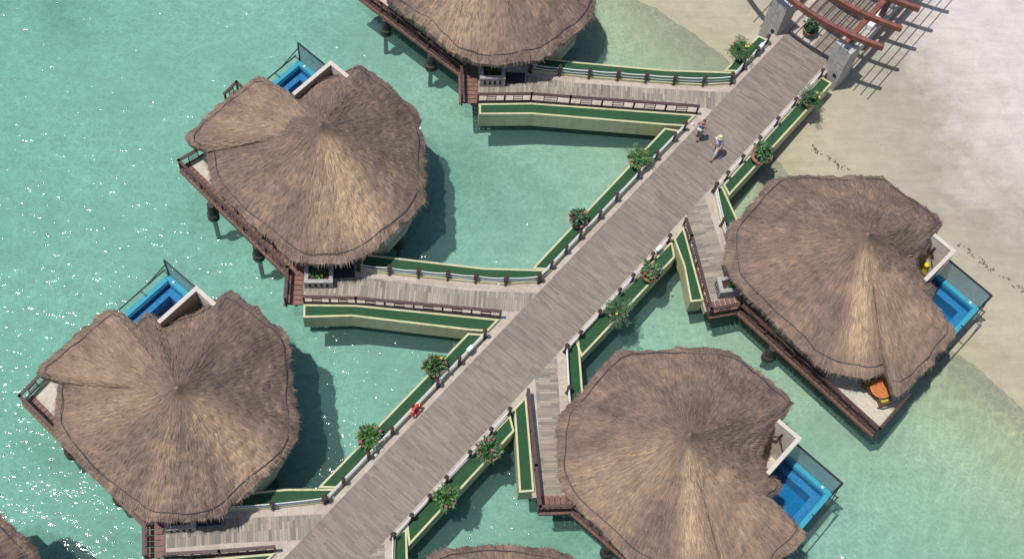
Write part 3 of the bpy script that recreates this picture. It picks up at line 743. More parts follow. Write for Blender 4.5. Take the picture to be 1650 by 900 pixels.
GOLD = {1: [(255, 30, .7)], 2: [(300, 20, 1.1), (275, 16, .6), (225, 30, .2)], 3: [(322, 22, .75), (258, 10, .5), (185, 25, .45)], 4: [(268, 11, 1.0), (290, 12, .7), (180, 30, .2)], 5: [(275, 10, 1.0), (295, 12, .6), (205, 28, .55)], 6: [(270, 20, .6)], 7: [(290, 25, .6)]}  # golden newer straw by angle; left-side entries also paint sunlit tan


def resample(poly, step, closed=True):
    P = np.array(poly, float)
    if closed: P = np.vstack([P, P[:1]])
    seg = np.linalg.norm(np.diff(P[:, :2], axis=0), axis=1)
    s = np.concatenate([[0], np.cumsum(seg)])
    n = max(4, int(s[-1] / step))
    q = np.linspace(0, s[-1], n + (0 if closed else 1), endpoint=not closed)
    out = np.stack([np.interp(q, s, P[:, k]) for k in range(3)], 1)
    # soften the traced corners a little
    for _ in range(1):
        if closed: out = 0.5 * out + 0.25 * np.roll(out, 1, 0) + 0.25 * np.roll(out, -1, 0)
        else: out[1:-1] = 0.5 * out[1:-1] + 0.25 * out[:-2] + 0.25 * out[2:]
    return out


def thatch(name, apex, outline, m, root, loc, closed=True, t0=0.0, gold=(), seed=0, drop=0.34, over=0.0, density=1.0):
    rg = np.random.default_rng(seed)
    O = resample(outline, 0.16, closed)
    n = len(O)
    ap = np.array(apex)
    ts = list(np.linspace(t0 if t0 else 0.015, 0.93, 26)) + [0.955, 0.98, 1.0]
    per = np.concatenate([[0], np.cumsum(np.linalg.norm(np.diff(O[:, :2], axis=0), axis=1))])
    # ragged lower edge
    rag = rg.normal(0, 0.06, n); rag = 0.6 * rag + 0.4 * np.roll(rag, 1) + 0.035 * np.interp(np.arange(n), np.arange(0, n + 5, 5), rg.normal(0, 1, len(np.arange(0, n + 5, 5))))
    rings = []
    for t in ts:
        Q = ap + (O - ap) * t
        e = max(0.0, (t - 0.90) / 0.10)
        Q[:, 2] += over - 0.16 * math.sin(math.pi * t) + 0.34 * math.exp(-t / 0.05) * (1 if closed else 0) - 0.10 * e * e
        Q[:, 2] += 0.055 * np.sin(per * 1.9 + 9 * t + seed) * t + 0.04 * np.sin(per * 4.3 - 17 * t + seed * 2) * t
        if not closed: Q[:, 2] -= 0.38 * math.exp(-((t - t0) / 0.10) ** 2)
        if t > 0.15: Q[:, 2] += 0.022 * np.sin(t * 58 + 3 * np.sin(per * .7 + seed) + 2 * np.sin(per * 2.3)) + rg.normal(0, 0.018, n)
        if t >= 0.98:
            out = (O - ap)[:, :2]; out /= np.linalg.norm(out, axis=1)[:, None]
            Q[:, :2] += out * rag[:, None] * (t - 0.96) / 0.04
        rings.append(Q)
    last = rings[-1]
    und = last.copy(); und[:, 2] -= drop; und[:, :2] += (ap[:2] - und[:, :2]) * 0.012
    ins_ = ap + (O - ap) * 0.86; ins_[:, 2] = rings[-4][:, 2] - 0.45 + over * 0
    deep = ap + (O - ap) * max(t0, 0.06); deep[:, 2] = rings[0][:, 2] - 0.45
    rings += [und, ins_, deep]
    nr = len(rings)
    V = np.concatenate(rings)
    b = MB(); b.v = [tuple(p) for p in V.tolist()]
    dist = [float(np.linalg.norm(ap - r_.mean(0))) for r_ in rings]
    vlen = np.linalg.norm(O - ap, axis=1)
    ncol = n if closed else n - 1
    for i in range(nr - 1):
        for k in range(ncol):
            j = (k + 1) % n
            b.f.append([i * n + k, i * n + j, (i + 1) * n + j, (i + 1) * n + k])
            ti = ts[i] if i < len(ts) else 1.03 + 0.05 * (i - len(ts)); tj = ts[i + 1] if i + 1 < len(ts) else 1.05 + 0.05 * (i - len(ts))
            ua, ub = per[k], per[k] + (per[1] - per[0] if j == 0 else per[j] - per[k])
            L1, L2 = vlen[k], vlen[j]
            b.uv.append([(ua, ti * L1), (ub, ti * L2), (ub, tj * L2), (ua, tj * L1)])
    if closed:
        b.f.append(list(range(n))); b.uv.append([(0, 0)] * n)
        b.f.append([(nr - 1) * n + k for k in range(n)][::-1]); b.uv.append([(0, 0)] * n)
    else:
        for e in (0, n - 1):
            top = [i * n + e for i in range(len(ts))]
            bot = [i * n + e for i in range(len(ts), nr)]
            b.f.append(top + bot); b.uv.append([(0.3, 0.1 * q) for q in range(len(top) + len(bot))])
        b.f.append([k for k in range(n)] + [(nr - 1) * n + k for k in range(n)][::-1]); b.uv.append([(0.1 * q, 0) for q in range(2 * n)])
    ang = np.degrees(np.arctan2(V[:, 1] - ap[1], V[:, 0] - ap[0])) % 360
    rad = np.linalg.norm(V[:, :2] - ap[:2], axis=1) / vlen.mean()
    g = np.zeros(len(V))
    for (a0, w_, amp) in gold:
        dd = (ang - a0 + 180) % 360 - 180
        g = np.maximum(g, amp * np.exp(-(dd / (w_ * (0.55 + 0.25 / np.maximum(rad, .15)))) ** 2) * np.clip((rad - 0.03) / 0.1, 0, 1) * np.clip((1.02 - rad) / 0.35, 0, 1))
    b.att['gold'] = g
    o = b.build(name, m, root, loc, smooth=False, normals=False)
    bm = bmesh.new(); bm.from_mesh(o.data); bmesh.ops.recalc_face_normals(bm, faces=bm.faces); bm.to_mesh(o.data); bm.free()
    # loose straw lying on the thatch and hanging over its edge
    A_ = 0.5 * abs(sum(O[i, 0] * O[(i + 1) % n, 1] - O[(i + 1) % n, 0] * O[i, 1] for i in range(n)))
    N = int(A_ * 120 * density); NE = int(per[-1] * 48)
    kk = rg.uniform(0, ncol, N + NE); k0 = kk.astype(int); fr = kk - k0; k1 = (k0 + 1) % n
    lo = max(t0, 0.03)
    t = np.sqrt(rg.uniform(lo ** 2, 0.97 ** 2, N)); t = np.concatenate([t, rg.uniform(0.965, 1.0, NE)])
    T = np.array(ts)
    R3 = np.stack(rings[:len(ts)])
    ti = np.clip(np.searchsorted(T, t) - 1, 0, len(T) - 2); tf = np.clip((t - T[ti]) / (T[ti + 1] - T[ti]), 0, 1)
    def surf(i, f_):
        return (R3[i, k0] * (1 - fr)[:, None] + R3[i, k1] * fr[:, None])
    P0 = surf(ti, 0) * (1 - tf)[:, None] + surf(ti + 1, 0) * tf[:, None]
    down = surf(np.minimum(ti + 1, len(T) - 1), 0) - surf(ti, 0); down /= np.linalg.norm(down, axis=1)[:, None] + 1e-9
    side = np.stack([-down[:, 1], down[:, 0], np.zeros(len(t))], 1); side /= np.linalg.norm(side, axis=1)[:, None] + 1e-9
    nrm = np.cross(down, side); nrm *= np.sign(nrm[:, 2:3])
    jit = rg.normal(0, 0.13, len(t))
    dr = down + side * jit[:, None]; dr /= np.linalg.norm(dr, axis=1)[:, None]
    sd = np.cross(nrm, dr)
    ln = rg.uniform(0.15, 0.42, len(t)); wd = rg.uniform(0.005, 0.013, len(t)); ln[N:] = rg.uniform(0.12, 0.33, NE); wd[N:] = rg.uniform(0.008, 0.018, NE)
    lift = rg.uniform(0.006, 0.022, len(t)); tip = rg.uniform(0.0, 0.03, len(t)); tip[N:] = rg.uniform(-0.22, -0.02, NE)
    a = P0 + nrm * lift[:, None]; e = a + dr * ln[:, None] + nrm * tip[:, None]
    Vs = np.stack([a - sd * wd[:, None], a + sd * wd[:, None], e + sd * wd[:, None] * 0.4, e - sd * wd[:, None] * 0.4], 1).reshape(-1, 3)
    s_ = MB(); s_.v = [tuple(p) for p in Vs.tolist()]
    s_.f = [[4 * q, 4 * q + 1, 4 * q + 2, 4 * q + 3] for q in range(len(t))]; s_.uv = [None] * len(t)
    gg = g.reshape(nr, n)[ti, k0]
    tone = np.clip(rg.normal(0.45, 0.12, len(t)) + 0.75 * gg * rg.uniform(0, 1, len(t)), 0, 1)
    s_.att['tone'] = np.repeat(tone, 4)
    me = bpy.data.meshes.new('straw_fringe')
    me.from_pydata((Vs - np.array(loc)).tolist(), [], s_.f)
    at_ = me.attributes.new('tone', 'FLOAT', 'POINT'); at_.data.foreach_set('value', np.repeat(tone, 4).astype(np.float32))
    me.materials.append(MT['straw'])
    so = bpy.data.objects.new('loose_straw', me); C.objects.link(so); so.parent = o; so['kind'] = 'stuff'
    # rope that holds the thatch down
    i_r = len(ts) - 4
    rp = rings[i_r].copy(); rp[:, 2] += 0.075 + 0.015 * np.sin(per * 2.2)
    rp[:, :2] += 0.09 * np.stack([np.sin(per * 1.1 + seed), np.cos(per * 0.9 + seed)], 1) + 0.03 * np.stack([np.sin(per * 3.7), np.cos(per * 4.1)], 1)
    pts = rp[::3].tolist()
    pts = pts[2:-2] if not closed else pts
    if closed: pts = [p for p in pts] + [pts[0]]
    r_ = MB(); r_.tube(pts, 0.020, 6)
    r_.build('edge_rope', 'roofrope', o, loc, smooth=True)
    return o


BLAB = {
    1: 'thatched bungalow at the top edge, showing only its lower half above a side path',
    2: 'thatched bungalow with a golden streak at the upper left, deck rail and pilings below it',
    3: 'thatched bungalow at the lower left, its pool behind the roof, among sun glints',
    4: 'thatched bungalow nearest the beach, with an open terrace holding table and chairs',
    5: 'thatched bungalow at the lower right with blue pool on its right side',
    6: 'thatched bungalow at the bottom edge, only a thin arc of roof showing',
    7: 'thatched bungalow in the bottom left corner, just a sliver of dark roof',
}
# canonical points, measured on the photograph and averaged (m)
k_ = H / 67
K_RAIL = (-13.87 * k_, 38.85 * k_)
RAILS = {
    1: rt([(745, 152), (743.7, 104), (691, 65), (640, 24.7), (614.7, 6)]),
    2: rt([(459, 478.5), (462.5, 430), (287.7, 258.3), (332, 233)]),
    3: rt([(231.5, 891.8), (231.5, 839)]) + [None] + rt([(120, 725), (31.3, 637.2), (68, 600)]),
    4: rt([(1146.7, 497.5), (1195, 489), (1417.7, 690.5), (1466, 634)]),
    5: rt([(870.7, 815.5), (923.5, 814)]),
}
A2loc = inv(2, RAILS[2][1]); 
RAILS[1] += [(-4.431, 47.885, 0.0)]
RAILS[3] = RAILS[3][:2] + RAILS[3][3:]
RAILS[5] += [(*fwd(5, (*K_RAIL, 0.0))[:2], 0.0), (*fwd(5, inv(4, RAILS[4][3]))[:2], 0.0)]
RAILS[6] = [(*fwd(6, inv(5, p))[:2], 0.0) for p in RAILS[5]]
RAILS[7] = [(*fwd(7, inv(3, p))[:2], 0.0) for p in RAILS[3]]
DLAB = {1: 'brown deck railing of the topmost bungalow, running down to the right', 2: 'brown deck railing around the terrace corner of the upper left bungalow', 3: 'brown deck railing at the lower left terrace corner, near the left edge',
        4: 'brown deck railing of the beach bungalow down to its pointed terrace corner', 5: 'brown deck railing of the lower right bungalow, mostly hidden by thatch'}


def bungalow(b):
    ex, ey, _ = E[b]
    loc = (ex, ey, 0.0)
    root = thing('thatched_bungalow', BLAB[b], 'bungalow', loc, 'thatched bungalows on pilings')
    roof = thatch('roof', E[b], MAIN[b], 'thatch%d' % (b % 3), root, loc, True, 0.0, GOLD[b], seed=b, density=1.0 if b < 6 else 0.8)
    ap = (E[b][0], E[b][1], E[b][2] - 0.05)
    thatch('annex_roof', ap, ANNEX[b], 'thatch%d' % ((b + 1) % 3), root, loc, False, 0.22, [(a, w_, v * .3) for a, w_, v in GOLD[b]] + [(160 if not PLACE[b][3] else 300, 55, .42)], seed=b + 20, over=0.06)  # last gold entry paints the annex lighter, like a slope in the sun
    # walls and floor under the thatch
    oct_ = [p for p in resample(MAIN[b], 1.6)]
    def wf(p):
        a_, e_ = np.array(inv(b, p)[:2]), np.array(inv(b, (ex, ey))[:2])
        an_ = math.degrees(math.atan2(*(a_ - e_)[::-1]))
        return 0.82 if -205 < an_ < -60 or an_ > 70 else 0.92
    wl = [(ex + (p[0] - ex) * wf(p), ey + (p[1] - ey) * wf(p)) for p in oct_]
    fl = [(ex + (p[0] - ex) * (wf(p) + .02), ey + (p[1] - ey) * (wf(p) + .02)) for p in oct_]
    m = MB(); m.prism(wl, -0.02, 2.35); m.build('wall', 'cream', root, loc)
    m = MB(); m.prism(fl, -0.42, -0.022); m.build('floor_slab', 'cream', root, loc)
    # terrace under the annex
    R_ = RAILS[b]
    K = R_[-2] if b not in (1,) else R_[-1]
    K2 = R_[-1] if b not in (1,) else (*fwd(1, inv(2, RAILS[2][3]))[:2], 0)
    Ks = Vector(K); ctr = Vector((ex, ey, 0))
    an = ANNEX[b]
    hi = len(an) - 4
    ten = [K, K2] + [(*(Vector((*an[j][:2], 0)) * 0.93 + ctr * 0.07)[:2], 0) for j in (len(an) - 5,)] + [(ex, ey, 0)]
    pa = Vector(R_[1]); start = pa + (ctr - pa) * 0.12
    n1 = Vector((-(Ks - pa).y, (Ks - pa).x, 0)).normalized()
    if (ctr - Ks).dot(n1) < 0: n1 = -n1
    ten = [tuple(Ks + n1 * 0.53), K2] + ten[2:] + [tuple(pa.lerp(Ks, 0.6) + n1 * 0.53)]
    m = MB(); m.prism([p[:2] for p in ten], -0.38, -0.012)
    dk = (Vector(R_[-2]) - Vector(R_[1])).normalized()
    m.build('terrace_floor', 'terrace', root, loc, uvaxes=((dk.x, dk.y), (-dk.y, dk.x)))
    # timber deck: boards across the strip between railing and wall
    m = MB()
    def boards(p, q, depth, pitch=0.27, gap=0.035):
        P, Q = Vector(p), Vector(q); L = (Q - P).length; d = (Q - P) / L; n_ = Vector((-d.y, d.x, 0))
        if (ctr - P).dot(n_) < 0: n_ = -n_
        k = 0
        while k * pitch < L:
            a = P + d * (k * pitch) - n_ * 0.09; e = P + d * min(L, k * pitch + pitch - gap) - n_ * 0.09
            dz = -0.008 + 0.004 * ((k * 7) % 3)
            q4 = [a, e, e + n_ * depth, a + n_ * depth]
            m.hexa([(x.x, x.y, dz - 0.06) for x in q4], [(x.x, x.y, dz + 0.012) for x in q4])
            k += 1
        m.bar(P - n_ * 0.11 + Vector((0, 0, -.14)), Q - n_ * 0.11 + Vector((0, 0, -.14)), 0.05, 0.2)
        m.bar(P + n_ * depth * .55 + Vector((0, 0, -.16)), Q + n_ * depth * .55 + Vector((0, 0, -.16)), 0.1, 0.16)
    end = Vector(R_[-2]) if b != 1 else Vector(R_[-1])
    boards(R_[1], tuple(end), 0.62)
    s1 = Vector(R_[1]); dd = (end - s1).normalized(); n1 = Vector((-dd.y, dd.x, 0))
    if (ctr - s1).dot(n1) < 0: n1 = -n1
    boards(tuple(s1 + n1 * 0.74), tuple(s1 + n1 * 0.74 + dd * (end - s1).length * 0.60), 0.9)
    a, e = Vector(R_[0]), Vector(R_[1])
    sd = {1: at(771.5, 150), 2: at(490, 470), 3: at(268, 875), 4: at(1152, 483), 5: at(890, 796)}.get(b)
    if sd is None: sd = fwd(b, inv(5 if b == 6 else 3, at(890, 796) if b == 6 else at(268, 875)))
    d = (e - a).normalized(); wdt = abs((Vector(sd) - a).cross(d).z) if not PLACE[b][3] else abs((Vector(sd) - a).cross(d).z)
    boards(tuple(a), tuple(e + d * 0.5), max(0.8, wdt + 0.05))
    m.build('timber_deck', 'deck', root, loc)
    # pilings
    pil = {1: [(615.5, 54), (690.5, 113), (904, 108)], 2: [(337.5, 350), (412, 418), (648, 397)], 3: [(446, 762)], 4: [(1333, 645)], 5: []}.get(b, [])
    locs = [inv(b, at(x, y, WZ)) for x, y in pil]
    canon = [inv(2, at(x, y, WZ)) for x, y in ((337.5, 350), (412, 418), (648, 397))] + [inv(2, (ex_, ey_, 0)) for ex_, ey_ in ((E[2][0] + 2.5, E[2][1] + 3), (E[2][0] - 2.5, E[2][1] + 3.5), (E[2][0] - 5.6, E[2][1] + 3.0), (E[2][0], E[2][1] - 1.5))]
    for q in canon:
        if all(math.hypot(q[0] - l[0], q[1] - l[1]) > 1.6 for l in locs): locs.append(q)
    for q in locs:
        x, y = fwd(b, q)[:2]
        dv = Vector((ex - x, ey - y)).normalized() * 0.22; x += dv.x; y += dv.y
        g = float(ground_height(np.array([x]), np.array([y]))[0])
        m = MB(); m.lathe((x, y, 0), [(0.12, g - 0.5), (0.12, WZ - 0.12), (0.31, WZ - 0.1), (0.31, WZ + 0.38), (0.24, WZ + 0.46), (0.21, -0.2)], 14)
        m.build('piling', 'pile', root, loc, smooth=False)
    # outdoor shower court: two tall walls with a pale cap
    G = fwd(b, (-5.27 * k_, 43.85 * k_)); N = fwd(b, (-7.32 * k_, 45.96 * k_)); 
    gv, nv = Vector((*G, 0)), Vector((*N, 0))
    pd = Vector((*fwd(b, (-7.32 * k_ - 0.66, 45.96 * k_ - 0.75)), 0)) - nv; pd.normalize()
    qd = Vector((-pd.y, pd.x, 0))
    if (gv - nv).dot(qd) < 0: qd = -qd
    th = 0.18; ZW = 3.45
    for (d1, L) in ((pd, 2.75 if b in (1, 2) else 2.45), (qd, 1.15)):
        s2 = qd if d1 is pd else pd
        a0 = gv if d1 is pd else gv + d1 * th
        a0 = gv if d1 is pd else gv + qd * (th + .002)
        P4 = [a0, a0 + d1 * L, a0 + d1 * L + s2 * th, a0 + s2 * th]
        m = MB(); m.hexa([(p.x, p.y, -0.4) for p in P4], [(p.x, p.y, ZW - 0.08) for p in P4])
        o = m.build('court_wall', 'courtwall' if d1 is qd else 'courtwood', root, loc)
        m = MB(); c_ = [a0 - s2 * .012 - d1 * (.012 if d1 is pd else -.0), a0 + d1 * L - s2 * .012, a0 + d1 * L + s2 * (th + .012), a0 + s2 * (th + .012) - d1 * (.012 if d1 is pd else 0)]
        zo = 0.0 if d1 is pd else -0.004
        m.hexa([(p.x, p.y, ZW - 0.078) for p in c_], [(p.x, p.y, ZW + zo) for p in c_]); m.build('wall_cap', 'wallcap', o, loc)
    # court floor
    f0 = gv + pd * th + qd * th
    m = MB(); P4 = [f0, f0 + pd * 3.6, f0 + pd * 3.6 + qd * 2.2, f0 + qd * 2.2]; m.prism([p[:2] for p in P4], -0.2, 0.01)
    m.build('court_floor', 'terrace', root, loc, uvaxes=((pd.x, pd.y), (qd.x, qd.y)))
    # door to the path
    if b in (1, 2):
        q = at(830, 104) if b == 1 else fwd(2, inv(1, at(830, 104)))
        dv = Vector(q) - ctr
        m = MB(); m.box((q[0], q[1] + .25, 1.0), (1.3, 0.12, 2.0), 0.05); m.build('door', 'door', root, loc)
    return root, dict(G=gv, N=nv, p=pd, q=qd, th=0.18)


FR = {}
for b in (1, 2, 3, 4, 5, 6, 7): FR[b] = bungalow(b)[1]
for b in (1, 2, 3, 4, 5):
    timber_rail([tuple(p) for p in RAILS[b]], DLAB[b], 'deck_railing', 1.75, 0.83, 'deck railings of the bungalows')

# ladder landing that sticks out beyond the annex of the upper left bungalow
P3 = rt([(362, 151), (381, 132), (400, 150)])
timber_rail([tuple(p) for p in P3], 'small dark railing corner poking out behind the upper left annex roof', 'landing_railing', 1.0, 0.83, 'deck railings of the bungalows')


# ------------------------------------------------------------------ plunge pools
def pool(b, label):
    f = FR[b]; N, p, q, G = f['N'], f['p'], f['q'], f['G']
    Wq = (G - N).dot(q) - 0.004
    Lp = 5.2; Z = 0.62
    o0 = N
    loc = (N.x, N.y, 0.0)
    root = thing('plunge_pool', label, 'pool', loc, 'blue plunge pools')
    P = lambda a, c, z: tuple(o0 + p * a + q * c + Vector((0, 0, z)))
    rim = 0.27
    m = MB()
    def blk(a0, a1, c0, c1, z0, z1): m.hexa([P(a0, c0, z0), P(a1, c0, z0), P(a1, c1, z0), P(a0, c1, z0)], [P(a0, c0, z1), P(a1, c0, z1), P(a1, c1, z1), P(a0, c1, z1)])
    blk(0, rim, 0, Wq, -0.75, Z); blk(rim + .001, Lp, 0, rim, -0.75, Z - .002); m.build('rim', 'poolrim', root, loc, bevel=0.03)
    m = MB(); blk(rim + .002, Lp, rim + .002, Wq, -0.9, -0.74); blk(rim + .003, rim + .05, rim + .05, Wq, -0.74, Z - .12); blk(rim + .003, Lp, rim + .003, rim + .05, -0.738, Z - .122); m.build('basin', 'basin', root, loc)
    m = MB(); s_ = 0.36; blk(rim + .052, rim + .05 + s_, rim + .052, Wq, -0.73, 0.10); blk(rim + .051 + s_, Lp, rim + .054, rim + .05 + s_, -0.732, 0.098); m.build('bench', 'mosaic', root, loc)
    m = MB(); m.add([P(rim + .051, rim + .051, 0.34), P(Lp, rim + .051, 0.34), P(Lp, Wq, 0.34), P(rim + .051, Wq, 0.34)], [(0, 1, 2, 3)])
    o = m.build('pool_water', 'poolwater', root, loc, normals=False)
    if o.data.polygons[0].normal.z < 0: o.data.flip_normals()
    # frosted screen along the short side, dark frame
    m = MB(); T = 2.1
    m.hexa([P(-.03, .05, Z - .1), P(-.006, .05, Z - .1), P(-.006, Wq, Z - .1), P(-.03, Wq, Z - .1)], [P(-.03, .05, T - .04), P(-.006, .05, T - .04), P(-.006, Wq, T - .04), P(-.03, Wq, T - .04)])
    m.build('glass_screen', 'glass', root, loc)
    m = MB(); m.bar(P(-.02, -.02, T), P(-.02, Wq, T), .07, .07); m.bar(P(-.02, 0, -.5), P(-.02, 0, T), .08, .08); m.bar(P(-.02, 0, T - .45), P(1.1, -.28, Z + .05), .04, .04)
    m.build('screen_frame', 'blackmetal', root, loc)
    m = MB(); m.bar(P(-.02, -.28, Z + .05), P(Lp, -.28, Z + .05), .06, .06)
    for a in (0.05, 1.55, 3.05, 4.5): m.bar(P(a, -.30, Z + .04), P(a, .12, Z + .04), .045, .045)
    m.build('hand_rail', 'blackmetal', root, loc)
    m = MB(); blk(-.02 + .03, Lp, -.012, -.003, -.8, Z - .12); m.build('side_panel', 'blackmetal', root, loc)
    m = MB(); x, y, z = P(.16, .55, Z + .05); m.lathe((x, y, z), [(.07, -.05), (.07, .03), (.04, .06)], 10); m.build('lamp', 'white', root, loc)


pool(2, 'plunge pool of the upper left bungalow, behind its annex roof')
pool(3, 'plunge pool of the lower left bungalow, with long blue rim')
pool(4, 'plunge pool beside the beach sand, frosted screen on its right')
pool(5, 'plunge pool at the lower right over open water')

# ------------------------------------------------------------------ plants
def leaf_mesh(b, tone, p, d, ln, w, droop, tn):
    d = Vector(d).normalized(); s_ = d.cross(Vector((0, 0, 1)))
    if s_.length < .05: s_ = Vector((1, 0, 0))
    s_.normalize()
    p = Vector(p); pts = []
    for i, f in enumerate((0, .35, .7, 1.0)):
        c = p + d * ln * f + Vector((0, 0, -droop * f * f * ln))
        ww = w * (0.35, 1.0, 0.75, 0.02)[i]
        pts += [c - s_ * ww + Vector((0, 0, .25 * ww)), c, c + s_ * ww + Vector((0, 0, .25 * ww))]
    f = []
    for i in range(3):
        for j in range(2): f.append((3 * i + j, 3 * i + j + 1, 3 * i + 4 + j, 3 * i + 3 + j))
    b.add(pts, f); tone += [tn] * 12


def flower_bowl(c, kind, flowers, label, r=0.50, seed=0):
    rg = random.Random(seed)
    x, y, z = c
    root = thing('flower_bowl', label, 'potted plant', c, 'bowls of plants on the planters')
    m = MB(); m.lathe(c, [(r * .45, 0), (r * .62, .04), (r * .92, .26), (r, .40), (r * 1.06, .43), (r * 1.06, .49), (r * .93, .49), (r * .88, .42), (r * .3, .415)], 22)
    m.build('bowl', 'terracotta', root, c, smooth=False)
    m = MB(); m.lathe((x, y, z + .40), [(r * .9, 0), (r * .6, .03), (r * .1, .05)], 16); m.build('soil', 'soil', root, c)
    b, tone = MB(), []
    top = z + .44
    stems = MB()
    if kind == 'strap':
        for k in range(95):
            a = rg.uniform(0, TAU); q = rg.uniform(0, r * .7)
            el = rg.uniform(0.35, 1.5)
            leaf_mesh(b, tone, (x + q * math.cos(a), y + q * math.sin(a), top), (math.cos(a) * math.cos(el), math.sin(a) * math.cos(el), math.sin(el)), rg.uniform(.35, .75), rg.uniform(.02, .04), rg.uniform(.15, .6), rg.random())
        for k in range(60):
            a = rg.uniform(0, TAU); q = rg.uniform(.1, r * 1.05)
            leaf_mesh(b, tone, (x + q * math.cos(a), y + q * math.sin(a), top + rg.uniform(0, .25)), (math.cos(a + rg.uniform(-1, 1)), math.sin(a + rg.uniform(-1, 1)), rg.uniform(-.2, .7)), rg.uniform(.15, .3), rg.uniform(.04, .07), .3, rg.random())
    elif kind == 'palm':
        for k in range(16):
            a = TAU * k / 16 + rg.uniform(-.2, .2); el = rg.uniform(.35, 1.3); L = rg.uniform(.6, 1.05)
            dv = Vector((math.cos(a) * math.cos(el), math.sin(a) * math.cos(el), math.sin(el)))
            sv = Vector((-math.sin(a), math.cos(a), 0)); pt = []
            for i in range(9):
                f = i / 8; cpt = Vector((x, y, top)) + dv * L * f + Vector((0, 0, -.35 * L * f * f)); pt.append(cpt)
                if i > 1:
                    for s_ in (-1, 1):
                        leaf_mesh(b, tone, cpt, dv * .7 + sv * s_ + Vector((0, 0, rg.uniform(-.2, .2))), rg.uniform(.16, .3), .022, .4, rg.random())
            stems.tube(pt, .012, 5)
        for k in range(70):
            a = rg.uniform(0, TAU); q = rg.uniform(.1, r * 1.0)
            leaf_mesh(b, tone, (x + q * math.cos(a), y + q * math.sin(a), top + rg.uniform(0, .2)), (math.cos(a + rg.uniform(-1, 1)), math.sin(a + rg.uniform(-1, 1)), rg.uniform(-.2, .6)), rg.uniform(.15, .28), rg.uniform(.035, .06), .3, rg.random())
    else:
        for k in range(26):
            a = rg.uniform(0, TAU); q = rg.uniform(.05, .8) ; hgt = rg.uniform(.25, .75) * (1.15 - .5 * q)
            e = Vector((x + math.cos(a) * q * r * 1.5, y + math.sin(a) * q * r * 1.5, top + hgt)); s0 = Vector((x + math.cos(a) * q * r * .4, y + math.sin(a) * q * r * .4, top - .02))
            stems.tube([s0, s0.lerp(e, .5) + Vector((0, 0, .08)), e], .012, 5)
            for j in range(15):
                f = rg.uniform(.25, 1.05); pp = s0.lerp(e, f); aa = rg.uniform(0, TAU)
                leaf_mesh(b, tone, pp + Vector((rg.uniform(-.09, .09), rg.uniform(-.09, .09), rg.uniform(-.06, .08))), (math.cos(aa), math.sin(aa), rg.uniform(-.3, .6)), rg.uniform(.11, .21), rg.uniform(.035, .06), rg.uniform(.1, .5), rg.random())
    b.att['tone'] = tone
    b.build('leaves', 'leaf%d' % (seed % 3), root, c, normals=False)
    if stems.v: stems.build('stems', 'stem', root, c)
    for (col, num) in flowers:
        for k in range(num):
            a = rg.uniform(0, TAU); q = rg.uniform(.35, 1.15) * r
            cx, cy, cz = x + q * math.cos(a), y + q * math.sin(a), top + rg.uniform(.2, .55)
            m = MB()
            for j in range(6):
                t = TAU * j / 6
                m.add([(cx, cy, cz), (cx + .05 * math.cos(t - .4), cy + .05 * math.sin(t - .4), cz + .035), (cx + .085 * math.cos(t), cy + .085 * math.sin(t), cz + .02), (cx + .05 * math.cos(t + .4), cy + .05 * math.sin(t + .4), cz + .035)], [(0, 1, 2, 3)])
            m.lathe((cx, cy, cz), [(.02, 0), (.03, .03), (.01, .05)], 6)
            m.build('blossom', col, root, c, normals=False)
    return root


BZ = 0.14
for i, (px, kind, fl, lab) in enumerate([
    ((1190, 89), 'palm', [('yellowf', 3), ('orange', 1)], 'palm-leaved bowl with yellow blossoms near the left stone pillar'),
    ((1027.5, 263), 'palm', [('orange', 1)], 'feathery green bowl left of the walkway, level with the two walkers'),
    ((931, 360), 'bush', [('red', 4), ('pink', 2)], 'bushy bowl with red blossoms left of the walkway, above the middle path'),
    ((701, 595), 'strap', [('pink', 1), ('yellowf', 1)], 'dark green spiky bowl left of the walkway, above the lifebuoy'),
    ((594.5, 708), 'strap', [('pink', 2)], 'spiky bowl with a pink blossom left of the walkway, below the lifebuoy'),
    ((1302, 167), 'palm', [('yellowf', 2)], 'tall-leaved bowl with yellow bloom below the right stone pillar'),
    ((1224, 257), 'bush', [], 'leafy flowerless bowl on the right trough above the sand'),
    ((1046, 446), 'bush', [('pink', 4), ('red', 3), ('orange', 3)], 'large bowl full of pink and red blossoms right of the walkway'),
    ((993, 506), 'palm', [('yellowf', 3)], 'ferny bowl with yellow blossoms right of the walkway'),
    ((787, 729), 'strap', [('pink', 2)], 'bright green strap-leaved bowl right of the walkway, by the lower right path'),
    ((718.5, 806), 'strap', [('pink', 1)], 'lowest bowl of plants on the right of the walkway'),
]):
    flower_bowl((*at(*px, BZ)[:2], BZ), kind, fl, lab, 0.52 + 0.05 * math.sin(i * 2.3), i + 3)
flower_bowl((*at(1302, 55, 0.0)[:2], 0.02), 'bush', [('orange', 1)], 'bushy bowl standing on the floor under the pergola', 0.42, 41)

